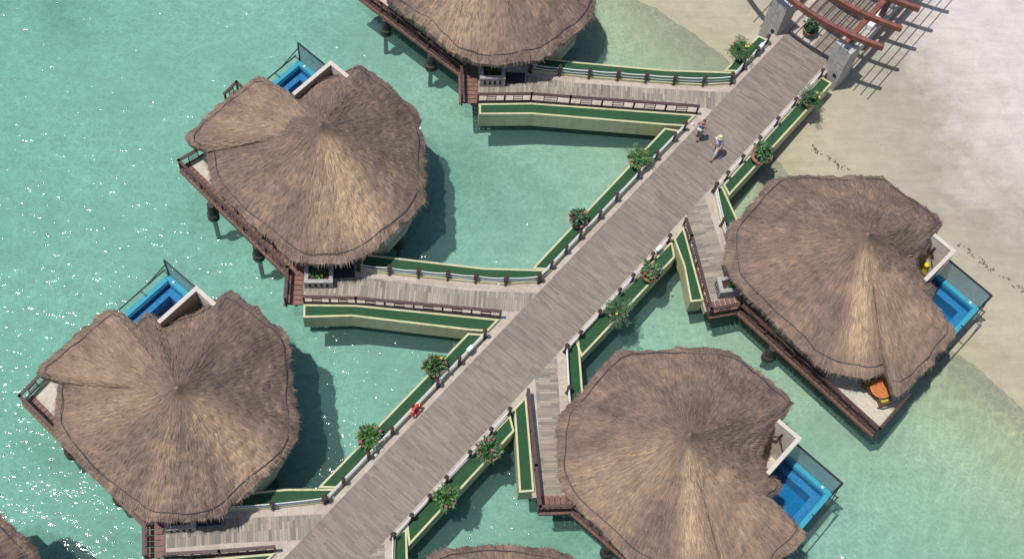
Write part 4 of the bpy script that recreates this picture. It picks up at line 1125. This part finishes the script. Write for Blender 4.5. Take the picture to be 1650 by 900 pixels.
# ------------------------------------------------------------------ entry boxes and mats
def entry_box(base4, hgt, label, plant_seed, front=(0, 1)):
    """stone box: four base corners (front edge first two), four slots in the front"""
    B = [Vector((*p[:2], 0)) for p in base4]
    c = tuple(sum((v for v in B), Vector()) / 4)
    root = thing('entry_box', label, 'planter box', c, 'stone planter boxes by the doors')
    m = MB()
    def ring(f): 
        ce = sum(B, Vector()) / 4
        return [ce + (v - ce) * f for v in B]
    inn = [B[i] + ((B[(i + 1) % 4] - B[i]).normalized() + (B[i - 1] - B[i]).normalized()) * 0.2 for i in range(4)]
    v = [(p.x, p.y, 0.02) for p in B] + [(p.x, p.y, hgt) for p in B] + [(p.x, p.y, hgt) for p in inn] + [(p.x, p.y, hgt - .25) for p in inn]
    f = []
    for k in range(4):
        j = (k + 1) % 4
        f += [(k, j, 4 + j, 4 + k), (4 + k, 4 + j, 8 + j, 8 + k), (8 + k, 8 + j, 12 + j, 12 + k)]
    m.add(v, f); m.build('body', 'boxstone', root, c)
    m = MB(); m.add([(p.x, p.y, hgt - .2) for p in inn], [(0, 1, 2, 3)]); o = m.build('soil', 'soil', root, c, normals=False)
    if o.data.polygons[0].normal.z < 0: o.data.flip_normals()
    d = (B[1] - B[0]); L = d.length; d.normalize(); n_ = Vector((d.y, -d.x, 0))
    if (sum(B, Vector()) / 4 - B[0]).dot(n_) > 0: n_ = -n_
    for k in range(4):
        p = B[0] + d * L * (0.2 + 0.2 * k) + n_ * 0.006
        s_ = MB(); s_.box((p.x, p.y, hgt * .52), (L * .075, .02, hgt * .5), math.atan2(d.y, d.x)); s_.build('slot', 'dark', root, c)
    ce = sum(inn, Vector()) / 4; rg = random.Random(plant_seed)
    b, tone = MB(), []
    for k in range(110):
        a = rg.uniform(0, TAU); q = rg.uniform(0, .42); el = rg.uniform(.0, 1.3)
        leaf_mesh(b, tone, (ce.x + q * math.cos(a), ce.y + q * math.sin(a), hgt - .2 + rg.uniform(0, .3)), (math.cos(a) * math.cos(el), math.sin(a) * math.cos(el), math.sin(el)), rg.uniform(.14, .3), rg.uniform(.03, .06), .4, rg.random())
    b.att['tone'] = tone; b.build('leaves', 'leaf1', root, c, normals=False)


def quad_up(f0, f1, depth, toward):
    a, e = Vector(f0), Vector(f1); d = (e - a).normalized(); n_ = Vector((-d.y, d.x, 0))
    if (Vector(toward) - a).dot(n_) < 0: n_ = -n_
    return [a, e, e + n_ * depth, a + n_ * depth]


entry_box(quad_up(at(772.5, 140), at(813, 140), 1.35, E[1]), 0.78, 'pale slotted planter box at the topmost bungalow door', 1)
entry_box(quad_up(at(491, 464.5), at(537, 464.5), 1.45, E[2]), 0.66, 'slotted grey planter box by the dark mat of the upper left bungalow', 2)
entry_box(quad_up(at(268, 859), at(317, 854.5), 1.35, E[3]), 0.5, 'slotted planter box half under the lower left thatch', 3)
entry_box(quad_up(at(1150, 457.5), at(1156, 482), 1.9, E[4]), 0.78, 'slotted planter box beside the beach bungalow roof', 4)


def door_mat(px, label):
    P = [at(x, y, 0) for x, y in px]; c = tuple(sum((Vector(p) for p in P), Vector()) / 4)
    m = MB(); m.prism([p[:2] for p in P], 0.008, 0.03)
    tag(m.build('door_mat', 'mat', None, c, bevel=0.01), label, 'door mat', 'charcoal door mats')


door_mat([(814, 117), (846, 117.5), (846, 134.5), (813, 134.5)], 'charcoal mat in front of the topmost bungalow door')
door_mat([(537, 427), (570, 425), (572, 446.5), (537, 448.5)], 'charcoal mat in front of the upper left bungalow')
door_mat([(318, 836), (357, 833), (357, 844.5), (318, 847.5)], 'charcoal mat under the edge of the lower left thatch')
door_mat([(1161.7, 426.5), (1176, 426), (1182, 445), (1166.5, 445.5)], 'charcoal mat beside the beach bungalow roof')

# ------------------------------------------------------------------ pergola
def pergola():
    gz = lambda p: float(ground_height(np.array([p[0]]), np.array([p[1]]))[0])
    c = at(1310, 40, 0)
    root = thing('pergola', 'red timber pergola with curved beams on two stone pillars over the walkway', 'pergola', c)
    a_ = Vector((ax[0], ax[1], 0)); n_ = Vector((nx[0], nx[1], 0))
    ZP = 2.45
    FLr, FRr, BRr = Vector(at(1348, 68, ZP)), Vector(at(1371, 88, ZP)), Vector(at(1392, 70, ZP))
    def pillar(F, G_, Bk, deep):
        BL = F + (Bk - G_)
        q = [F, G_, Bk, BL]
        zb = min(gz(p) for p in q) - .5
        m = MB(); m.hexa([(p.x, p.y, zb) for p in q], [(p.x, p.y, ZP - .1) for p in q]); o = m.build('pillar', 'ledgestone', root, c)
        ce = sum(q, Vector()) / 4
        cap = [ce + (p - ce) * 1.015 for p in q]
        m = MB(); m.hexa([(p.x, p.y, ZP - .098) for p in cap], [(p.x, p.y, ZP) for p in cap]); m.build('cap', 'grey', o, c)
        d = (G_ - F).normalized()
        p = F.lerp(G_, .72) - a_ * .01
        m = MB(); m.box((p.x, p.y, .15), (.2, .06, .2), math.atan2(d.y, d.x)); m.build('vent', 'dark', o, c)
    pillar(FLr, FRr, BRr, 0)
    FRl, BRl = Vector(at(1268, 15, ZP)), Vector(at(1280, 8, ZP))
    wv = FRr - FLr
    pillar(FRl - wv, FRl, BRl + (BRl - FRl) * .6, 0)
    # beams
    ZB = 3.5
    ends = [(1425, 74), (1454.6, 44), (1483.5, 12), (1511, -17), (1538, -46)]
    for i, (x, y) in enumerate(ends):
        e = Vector(at(x, y, ZB)); L = 9.4
        pts = []
        for k in range(25):
            f = k / 24
            q = e + n_ * (L * f) - a_ * (1.0 * 4 * f * (1 - f)) 
            q.z = ZB + 0.12 * 4 * f * (1 - f)
            pts.append(q)
        m = MB(); w_, h_ = .23, .36
        vs, fs = [], []
        for k, q in enumerate(pts):
            t = (pts[min(k + 1, 24)] - pts[max(k - 1, 0)]); t.z = 0; t.normalize(); s_ = Vector((-t.y, t.x, 0)) * w_ / 2
            vs += [q - s_ + Vector((0, 0, -h_)), q + s_ + Vector((0, 0, -h_)), q + s_, q - s_]
        for k in range(24):
            for j in range(4): fs.append((4 * k + j, 4 * k + (j + 1) % 4, 4 * k + 4 + (j + 1) % 4, 4 * k + 4 + j))
        fs += [(0, 1, 2, 3), (99, 98, 97, 96)]
        m.add(vs, fs); m.build('beam', 'redwood', root, c, bevel=0.02)
    # purlins on short posts over the pillars
    pz = ZB - 0.42
    for base in (Vector(at(1374, 56, pz)), Vector(at(1374, 56, pz)) + n_ * 5.1):
        s0 = base - a_ * .7
        m = MB(); m.bar(s0, s0 + a_ * 12.5, .26, .24); m.build('purlin', 'redwood', root, c, bevel=.02)
        for k in range(3):
            p = base + a_ * (.1 + 4.2 * k); m = MB(); m.box((p.x, p.y, (ZP - 0.12 + pz) / 2 if k == 0 else (pz - .12) / 2), (.3, .3, (pz - .12 - ZP + .02) if k == 0 else pz - .12), AL); m.build('short_post' if k == 0 else 'support_post', 'post', root, c)
    # rods under the beams
    for k in range(18):
        o_ = -1.55 + k * .47
        s0 = Vector(at(1374, 56, ZB - .3)) + n_ * o_
        s0 = s0 - a_ * 0.75
        m = MB(); m.tube([s0, s0 + a_ * 12], .032, 6); m.build('rod', 'rod', root, c)


pergola()

# low side wall with pale blocks to the right of the pergola floor
def side_wall():
    p0 = Vector(at(1398, 62, 0.3)); a_ = Vector((ax[0], ax[1], 0)); n_ = Vector((nx[0], nx[1], 0))
    c = (p0.x, p0.y, -1.0)
    root = thing('low_wall', 'low stone wall carrying a row of white blocks under the pergola', 'wall', c)
    q = [p0 + n_ * .0, p0 + a_ * 9, p0 + a_ * 9 + n_ * 1.0, p0 + n_ * 1.0]
    m = MB(); m.hexa([(p.x, p.y, -1.4) for p in q], [(p.x, p.y, .25) for p in q]); m.build('body', 'ledgestone', root, c)
    for k, (s, L) in enumerate(((0.55, .62), (1.35, .75), (2.75, 1.0), (3.85, 1.3), (5.3, 1.2))):
        b = p0 + a_ * s + n_ * .42
        m = MB(); m.box((b.x + ax[0] * L / 2, b.y + ax[1] * L / 2, .25 + .19), (L, .5, .36), AL); m.build('block', 'white', root, c, bevel=.03)


side_wall()
# tan paver under the pergola bowl
m = MB(); cpt = Vector(at(1303, 50, 0)); m.box((cpt.x, cpt.y, .0165), (1.7, 1.5, .007), AL)
struct(m.build('paver_inlay', 'paver'))

# ------------------------------------------------------------------ small things on the walkway
def lifebuoy():
    p = Vector((*at(668, 658, 0.45)[:2], 0.45)); a_, o_ = aoff(p)
    p = Vector(ao(a_, PL - 0.17, 0.46)); c = tuple(p)
    tilt = Vector((ax[0], ax[1], 0)); up = (Vector((0, 0, 1)) * .97 + Vector((nx[0], nx[1], 0)) * .25).normalized(); n_ = tilt.cross(up)
    Rr, r = .29, .085
    m = MB(); vs, fs = [], []; NN, KK = 28, 10
    for i in range(NN):
        t = TAU * i / NN; d = tilt * math.cos(t) + up * math.sin(t)
        for k in range(KK):
            u = TAU * k / KK; vs.append(p + d * (Rr + r * math.cos(u)) + n_ * r * math.sin(u))
    for i in range(NN):
        for k in range(KK): fs.append((i * KK + k, i * KK + (k + 1) % KK, ((i + 1) % NN) * KK + (k + 1) % KK, ((i + 1) % NN) * KK + k))
    m.add(vs, fs)
    o = tag(m.build('lifebuoy', 'buoy', None, c, smooth=True), 'orange lifebuoy hanging on a post of the left rope rail', 'lifebuoy')
    for j in range(4):
        t = TAU * (j + .5) / 4; b = MB(); pts = []
        d = tilt * math.cos(t) + up * math.sin(t)
        for k in range(11):
            u = TAU * k / 10; pts.append(p + d * (Rr + (r + .006) * math.cos(u)) + n_ * (r + .006) * math.sin(u))
        b.tube(pts, .016, 5); b.build('band', 'white', o, c)


lifebuoy()


def rail_box(px, off, label):
    a_, _ = aoff(at(*px, .62)); p = ao(a_, off, .55)
    m = MB(); m.box((p[0], p[1], .57), (.40, .2, .24), AL)
    o = tag(m.build('junction_box', 'white', None, p, bevel=.04), label, 'utility box', 'white boxes on the rope rails')
    m = MB(); m.box((p[0], p[1], .22), (.08, .08, .44), AL); m.build('bracket', 'blackmetal', o, p)


rail_box((760, 563), PL - .02, 'white box on the left rope rail above the lifebuoy')
rail_box((1232, 77), PL - .02, 'white box on the rope rail by the left stone pillar')
rail_box((1066, 402), PR, 'white box on the right rope rail by the red flowering bowl')

for px, lab in (((1181.5, 132), 'first'), ((1117, 199), 'second'), ((1013, 303), ''), ((596, 742), ''), ((536, 801), ''), ((877, 448), ''), ((585, 435.5), ''), ((804, 457.5), '')):
    pass
for px, lab in (((1182, 131), 'tiny white floor lamp at the corner of the topmost path'), ((1116, 200), 'tiny white floor lamp below the end of the topmost brown rail'), ((605, 733), 'tiny white floor lamp by the pink-flowered spiky bowl'), ((536, 800), 'tiny white floor lamp at the corner of the lowest left path'), ((804, 456.5), 'tiny white floor lamp under the ropes of the middle left path')):
    p = at(*px, 0.06)
    m = MB(); m.lathe((p[0], p[1], 0.0), [(.075, 0.0), (.085, .06), (.06, .12), (.02, .14)], 10)
    tag(m.build('floor_lamp', 'white', None, (p[0], p[1], 0.0), smooth=True), lab, 'lamp', 'small floor lamps')

# ------------------------------------------------------------------ terrace furniture of the beach bungalow
def table():
    x, y, z = at(1420, 624, .74); c = (x, y, 0)
    root = thing('terrace_table', 'round orange wooden table half in the shade of the thatch', 'table', c)
    m = MB(); m.lathe(c, [(.5, .70), (.56, .71), (.56, .745), (.5, .755), (.02, .756)], 26); m.build('table_top', 'tablewood', root, c)
    for k in range(4):
        a = TAU * k / 4 + .5; m = MB(); m.bar((x + .36 * math.cos(a), y + .36 * math.sin(a), .0), (x + .3 * math.cos(a), y + .3 * math.sin(a), .7), .06, .06); m.build('leg', 'chairwood', root, c)


def chair(px, face, label):
    x, y, _ = at(*px, .45); c = (x, y, 0); a = math.atan2(face[1] - y, face[0] - x)
    root = thing('terrace_chair', label, 'chair', c, 'wooden chairs at the terrace table')
    P = lambda u, v, z: (x + math.cos(a) * u - math.sin(a) * v, y + math.sin(a) * u + math.cos(a) * v, z)
    m = MB(); m.hexa([P(-.28, -.28, .36), P(.28, -.28, .36), P(.28, .28, .36), P(-.28, .28, .36)], [P(-.28, -.28, .41), P(.28, -.28, .41), P(.28, .28, .41), P(-.28, .28, .41)]); m.build('seat', 'chairwood', root, c)
    m = MB(); m.hexa([P(-.2, -.23, .412), P(.26, -.23, .412), P(.26, .23, .412), P(-.2, .23, .412)], [P(-.2, -.22, .49), P(.25, -.22, .49), P(.25, .22, .49), P(-.2, .22, .49)]); m.build('cushion', 'cushion', root, c, bevel=.03)
    for v in (-.27, .27):
        m = MB(); m.bar(P(.27, v, 0), P(.27, v, .64), .05, .05); m.build('leg', 'chairwood', root, c)
        m = MB(); m.bar(P(-.27, v, 0), P(-.38, v, .92), .05, .05); m.build('leg', 'chairwood', root, c)
        m = MB(); m.bar(P(.33, v, .64), P(-.33, v, .66), .07, .035); m.build('armrest', 'chairwood', root, c)
    m = MB()
    for z in (.55, .68, .81, .91): m.bar(P(-.30 - (z - .4) * .16, -.27, z), P(-.30 - (z - .4) * .16, .27, z), .03, .07)
    m.build('backrest', 'chairwood', root, c)


table()
tc = at(1420, 624, .74)
chair((1399, 619), tc, 'wooden chair with olive cushion left of the orange table')
chair((1423, 642), tc, 'wooden chair with olive cushion below the orange table, in the sun')

# fixtures on the inner court walls of the two right bungalows
def shower_fixture(b, px, label):
    f = FR[b]; G, p, q, th = f['G'], f['p'], f['q'], f['th']
    # the wall that runs along q: its inner face lies th along p from G
    g0 = Vector((*at(*px, 0)[:2], 0)); cp = Vector((0, 0, H)); D = g0 - cp
    o = cp + D * ((G + p * (th + .02) - cp).dot(p) / D.dot(p)); z = o.z; c = (o.x, o.y, z)
    root = thing('wall_fixture', label, 'wall fixture', c, 'dark branching wall fixtures')
    m = MB(); m.bar(o + Vector((0, 0, -.3)), o + Vector((0, 0, .35)), .12, .06); m.build('back_plate', 'post', root, c)
    for k, (u, v, zz) in enumerate(((.45, .25, .12), (.5, -.25, .05), (.42, .05, .3), (.38, .35, -.15), (.4, -.32, -.2))):
        m = MB(); m.tube([o, o + p * u * .4 + q * v * .5 + Vector((0, 0, zz * .7)), o + p * u * .6 + q * v + Vector((0, 0, zz))], .035, 6); m.build('arm', 'post', root, c)


shower_fixture(4, (1503, 404), 'dark branching fixture on the court wall of the beach bungalow')
shower_fixture(5, (1258, 703), 'dark branching fixture on the court wall of the lower right bungalow')


def towel():
    f = FR[4]; G, p, q, th = f['G'], f['p'], f['q'], f['th']
    g0 = Vector((*at(1493, 427, 0)[:2], 0)); cp = Vector((0, 0, H)); D = g0 - cp
    o = cp + D * ((G + p * (th + .12) - cp).dot(p) / D.dot(p)); z = o.z; p, q = q, p
    c = (o.x, o.y, z)
    m = MB(); vs, fs = [], []
    for i in range(9):
        for j in range(7):
            u = (j / 6 - .5) * (.16 + .4 * min(1, i / 4)); vs.append(o + p * u + q * (.05 + .05 * math.sin(j * 2.1 + i * .5)) + Vector((0, 0, -i * .13)))
    for i in range(8):
        for j in range(6): fs.append((i * 7 + j, i * 7 + j + 1, i * 7 + 8 + j, i * 7 + 7 + j))
    m.add(vs, fs)
    ob = tag(m.build('beach_towel', 'yellow_cloth', None, c, smooth=True, normals=False), 'bright yellow cloth hanging inside the court of the beach bungalow', 'towel')
    sm = ob.modifiers.new('thickness', 'SOLIDIFY'); sm.thickness = .02
    m = MB(); m.lathe(c, [(.02, -.06), (.13, -.03), (.15, .05), (.08, .12), (.01, .14)], 12); m.build('hook', 'yellow_cloth', ob, c, smooth=True)


towel()

# ------------------------------------------------------------------ seaweed along the tide line
def seaweed(line, label, n, seed):
    rg = random.Random(seed); m = MB()
    P = [at(x, y, WZ) for x, y in line]
    for k in range(n):
        t = rg.uniform(0, len(P) - 1.001); i = int(t); f = t - i
        x = P[i][0] + (P[i + 1][0] - P[i][0]) * f + rg.gauss(0, .06); y = P[i][1] + (P[i + 1][1] - P[i][1]) * f + rg.gauss(0, .06)
        z = float(ground_height(np.array([x]), np.array([y]))[0]) + .01
        a = rg.uniform(0, TAU); L = rg.uniform(.04, .22)
        m.tube([(x, y, z), (x + L * .5 * math.cos(a), y + L * .5 * math.sin(a), z + .03), (x + L * math.cos(a + .7), y + L * math.sin(a + .7), z)], rg.uniform(.008, .03), 5)
    o = m.build('seaweed', 'seaweed'); o['kind'] = 'stuff'; o['label'] = label


seaweed([(1306, 237), (1318, 250), (1334, 258), (1345, 268), (1362, 277)], 'dark dry seaweed in a broken line on the sand', 34, 1)
seaweed([(1540, 402), (1556, 408), (1566, 420), (1580, 432), (1600, 446), (1620, 455), (1635, 470), (1648, 474)], 'dark dry seaweed line on the sand beside the pool', 40, 2)

# ------------------------------------------------------------------ people
def skinned(name, joints, edges, m, parent=None, loc=(0, 0, 0), sub=2, root=0):
    bm = bmesh.new(); lay = bm.verts.layers.skin.verify(); vs = []
    for (x, y, z, r) in joints:
        v = bm.verts.new((x, y, z)); v[lay].radius = (r, r) if not isinstance(r, tuple) else r; vs.append(v)
    for a, b in edges: bm.edges.new((vs[a], vs[b]))
    vs[root][lay].use_root = True
    me = bpy.data.meshes.new(name); bm.to_mesh(me); bm.free()
    me.materials.append(MT[m])
    o = bpy.data.objects.new(name, me); C.objects.link(o)
    sk = o.modifiers.new('body', 'SKIN'); sk.use_smooth_shade = True
    if sub: s_ = o.modifiers.new('smooth', 'SUBSURF'); s_.levels = sub; s_.render_levels = sub
    if parent is not None: o.parent = parent
    else: o.location = loc
    return o


def hand(J, Eg, wrist, d, side, up):
    """palm, four fingers and thumb rooted on the wrist joint; d along the hand"""
    d = Vector(d).normalized(); side = Vector(side).normalized(); up = Vector(up).normalized()
    w = Vector(J[wrist][:3])
    J.append((*(w + d * .055), .032)); pm = len(J) - 1; Eg.append((wrist, pm))
    for k, (s_, L) in enumerate(((-.03, .075), (-.01, .085), (.01, .08), (.03, .062))):
        b0 = w + d * .095 + side * s_; m1 = b0 + d * L * .5 - up * .01; m2 = b0 + d * L * .85 - up * .04
        i = len(J); J.append((*b0, .0105)); J.append((*m1, .0095)); J.append((*m2, .008)); Eg += [(pm, i), (i, i + 1), (i + 1, i + 2)]
    t0 = w + d * .05 - side * .04; t1 = w + d * .085 - side * .062
    i = len(J); J.append((*t0, .0125)); J.append((*t1, .0105)); Eg += [(wrist, i), (i, i + 1)]


def face(parent, c, fwd_, skin, loc):
    f = Vector(fwd_).normalized(); r = Vector((f.y, -f.x, 0)).normalized(); c = Vector(c)
    m = MB()
    n0 = c + f * .098
    m.add([n0 + Vector((0, 0, .035)), n0 - r * .02 + Vector((0, 0, -.02)), n0 + r * .02 + Vector((0, 0, -.02)), n0 + f * .03 + Vector((0, 0, -.014))], [(0, 1, 3), (0, 3, 2), (1, 2, 3)])
    m.build('nose', skin, parent)
    for s_ in (-1, 1):
        m = MB(); e = c + f * .092 + r * s_ * .034 + Vector((0, 0, .03)); m.lathe(tuple(e), [(.004, -.01), (.014, 0), (.004, .01)], 8); m.build('eye', 'hair', parent)
        m = MB(); e = c + r * s_ * .085; m.lathe(tuple(e), [(.006, -.032), (.02, 0), (.014, .03), (.004, .036)], 8); m.build('ear', skin, parent)
    m = MB(); e = c + f * .09 + Vector((0, 0, -.05)); m.bar(e - r * .025, e + r * .025, .012, .012); m.build('mouth', 'red', parent)


def person_woman():
    x, y, _ = at(1124.5, 222.5, 0); yaw = math.atan2(-ax[1], -ax[0]) - math.pi / 2
    # local frame: facing +Y
    J = [(0, 0, .90, .125), (0, .0, 1.02, .11), (0, .01, 1.18, .118), (0, 0, 1.33, .11), (0, .0, 1.40, .05), (0, .02, 1.47, .075), (0, .03, 1.56, .088), (0, .02, 1.63, .07),
         (-.16, 0, 1.34, .05), (-.22, .02, 1.10, .042), (-.06, .20, 1.02, .033), (.16, 0, 1.34, .05), (.22, .02, 1.10, .042), (.06, .21, 1.10, .033),
         (-.09, .02, .82, .09), (-.10, .12, .47, .058), (-.10, .04, .09, .038), (-.10, .16, .035, .035), (.09, 0, .82, .09), (.10, .02, .47, .058), (.10, -.20, .12, .038), (.10, -.10, .04, .035)]
    Eg = [(0, 1), (1, 2), (2, 3), (3, 4), (4, 5), (5, 6), (6, 7), (3, 8), (8, 9), (9, 10), (3, 11), (11, 12), (12, 13), (0, 14), (14, 15), (15, 16), (16, 17), (0, 18), (18, 19), (19, 20), (20, 21)]
    hand(J, Eg, 10, (1, .4, 0), (0, .3, 1), (-.3, 1, 0)); hand(J, Eg, 13, (-1, .4, 0), (0, .3, 1), (.3, 1, 0))
    o = skinned('person', J, Eg, 'skin', None, (x, y, .015))
    o.rotation_euler = (0, 0, yaw); o.scale = (1.12, 1.12, 1.03)
    tag(o, 'walking woman in a blue tank top and pale denim shorts, holding a pale bundle', 'person', 'people walking on the walkway')
    skinned('tank_top', [(0, 0, .98, .122), (0, .01, 1.1, .122), (0, .012, 1.22, .132), (0, 0, 1.31, .118), (-.09, 0, 1.36, .045), (.09, 0, 1.36, .045)], [(0, 1), (1, 2), (2, 3), (3, 4), (3, 5)], 'bluetop', o)
    skinned('shorts', [(0, 0, .98, .13), (0, 0, .88, .142), (-.095, .03, .78, .105), (-.098, .07, .63, .092), (.095, .0, .78, .105), (.098, .01, .63, .092)], [(0, 1), (1, 2), (2, 3), (1, 4), (4, 5)], 'denim', o)
    skinned('hair', [(0, -.02, 1.66, .075), (0, -.035, 1.60, .092), (0, -.06, 1.50, .08), (0, -.07, 1.40, .055), (0, -.06, 1.32, .03)], [(0, 1), (1, 2), (2, 3), (3, 4)], 'hair', o)
    face(o, (0, .03, 1.55), (0, 1, -.15), 'skin', None)
    for k in (17, 21):
        p = J[k]; m = MB(); m.box((p[0], p[1] - .03, p[2] - .005), (.095, .26, .07)); m.build('shoe', 'shoe', o, bevel=.02)
    m = MB(); m.box((0, .22, 1.12), (.26, .12, .2), .15)
    b = m.build('cloth_bundle', 'paper', None, (0, .22, 1.12), bevel=.04)
    cr, sr = math.cos(yaw), math.sin(yaw)
    b.location = (x - sr * .25, y + cr * .25, 1.14); b.rotation_euler = (0, 0, yaw + .15)
    tag(b, 'pale bundle held by the woman in the blue top', 'bundle')


def person_man():
    x, y, _ = at(1151, 247.5, 0); yaw = math.atan2(-ax[1], -ax[0]) - math.pi / 2 + .12
    J = [(0, 0, .93, .13), (0, .0, 1.06, .125), (0, .01, 1.24, .135), (0, .0, 1.41, .12), (0, .01, 1.49, .058), (0, .03, 1.56, .08), (0, .04, 1.65, .092), (0, .03, 1.72, .07),
         (-.19, 0, 1.41, .058), (-.26, .03, 1.14, .046), (-.20, .24, 1.04, .036), (.19, 0, 1.41, .058), (.27, -.06, 1.13, .046), (.26, .06, .88, .036),
         (-.10, .06, .84, .1), (-.11, .30, .50, .066), (-.11, .40, .09, .042), (-.11, .53, .05, .04), (.10, -.03, .84, .1), (.11, -.14, .48, .066), (.11, -.42, .16, .042), (.11, -.34, .05, .04)]
    Eg = [(0, 1), (1, 2), (2, 3), (3, 4), (4, 5), (5, 6), (6, 7), (3, 8), (8, 9), (9, 10), (3, 11), (11, 12), (12, 13), (0, 14), (14, 15), (15, 16), (16, 17), (0, 18), (18, 19), (19, 20), (20, 21)]
    hand(J, Eg, 10, (.3, 1, 0), (1, -.3, 0), (0, 0, 1)); hand(J, Eg, 13, (0, .4, -1), (0, 1, .4), (1, 0, 0))
    o = skinned('person', J, Eg, 'skin2', None, (x, y, .015))
    o.rotation_euler = (0, 0, yaw)
    tag(o, 'striding man in white shirt, light trousers and pale straw hat', 'person', 'people walking on the walkway')
    skinned('shirt', [(0, 0, .95, .145), (0, .01, 1.1, .145), (0, .012, 1.26, .152), (0, 0, 1.40, .135), (-.19, 0, 1.415, .075), (-.245, .02, 1.2, .07), (.19, 0, 1.415, .075), (.25, -.045, 1.2, .07)], [(0, 1), (1, 2), (2, 3), (3, 4), (4, 5), (3, 6), (6, 7)], 'shirt', o)
    skinned('trousers', [(0, 0, 1.0, .135), (0, 0, .92, .147), (-.10, .06, .83, .112), (-.11, .30, .50, .083), (-.11, .39, .13, .066), (.10, -.03, .83, .112), (.11, -.14, .48, .083), (.11, -.40, .19, .066)], [(0, 1), (1, 2), (2, 3), (3, 4), (1, 5), (5, 6), (6, 7)], 'trousers', o)
    skinned('hair', [(0, .0, 1.74, .07), (0, -.02, 1.67, .088), (0, -.03, 1.60, .07)], [(0, 1), (1, 2)], 'hair', o)
    m = MB(); m.lathe((0, .03, 1.70), [(.09, -.01), (.20, -.03), (.205, -.02), (.115, .01), (.108, .09), (.075, .125), (.01, .13)], 22); h = m.build('hat', 'straw_hat', o, smooth=True)
    m = MB(); m.lathe((0, .03, 1.715), [(.119, 0), (.117, .035)], 22); m.build('hat_band', 'hatband', h)
    face(o, (0, .04, 1.64), (0, 1, -.1), 'skin2', None)
    for k in (17, 21):
        p = J[k]; m = MB(); m.box((p[0], p[1] - .04, p[2] - .01), (.1, .29, .075)); m.build('shoe', 'shoe', o, bevel=.02)
    m = MB(); m.tube([(-.1, .0, 1.5), (-.06, .15, 1.35), (-.12, .19, 1.2), (-.2, .16, 1.02)], .028, 6); m.build('strap', 'bluebag', o)
    cr, sr = math.cos(yaw), math.sin(yaw)
    m = MB(); m.box((0, 0, 0), (.10, .18, .18)); b = m.build('shoulder_bag', 'bluebag', None, (0, 0, 0), bevel=.05)
    lx, ly = -.27, .1
    b.location = (x + cr * lx - sr * ly, y + sr * lx + cr * ly, 1.03); b.rotation_euler = (0, 0, yaw)
    tag(b, 'small blue bag slung on the man in the white shirt', 'bag')


person_woman(); person_man()

# ------------------------------------------------------------------ light
SUN_AZ, SUN_RATIO = R(12), 0.31
trav = Vector((math.cos(SUN_AZ) * SUN_RATIO, math.sin(SUN_AZ) * SUN_RATIO, -1)).normalized()
ld = bpy.data.lights.new('sun', 'SUN'); ld.energy = 4.2; ld.angle = R(0.53); ld.color = (1.0, 0.955, 0.90)
lo = bpy.data.objects.new('sun', ld); C.objects.link(lo)
lo.rotation_euler = trav.to_track_quat('-Z', 'Y').to_euler()
lo.location = (-30, 30, 90)
wd = bpy.data.worlds.new('World'); sc.world = wd; wd.use_nodes = True
nt = wd.node_tree
bg = nt.nodes['Background'] if 'Background' in nt.nodes else nt.nodes.new('ShaderNodeBackground')
sky = nt.nodes.new('ShaderNodeTexSky'); sky.sky_type = 'NISHITA'; sky.sun_disc = False
sky.sun_elevation = math.asin(-trav.z); sky.sun_rotation = math.atan2(-trav.x, -trav.y)
sky.air_density = 1.0; sky.dust_density = 1.2; sky.altitude = 50
nt.links.new(sky.outputs[0], bg.inputs[0]); bg.inputs[1].default_value = 0.125
sc.view_settings.view_transform = 'Standard'; sc.view_settings.look = 'None'
sc.view_settings.exposure = 0.0; sc.view_settings.gamma = 1.0; sc.view_settings.use_curve_mapping = False
sc.render.engine = 'CYCLES'
cy = sc.cycles
cy.max_bounces = 8; cy.transparent_max_bounces = 16; cy.diffuse_bounces = 3; cy.glossy_bounces = 3; cy.volume_bounces = 0
cy.use_denoising = True
cy.sample_clamp_indirect = 6.0
cy.caustics_reflective = False; cy.caustics_refractive = False
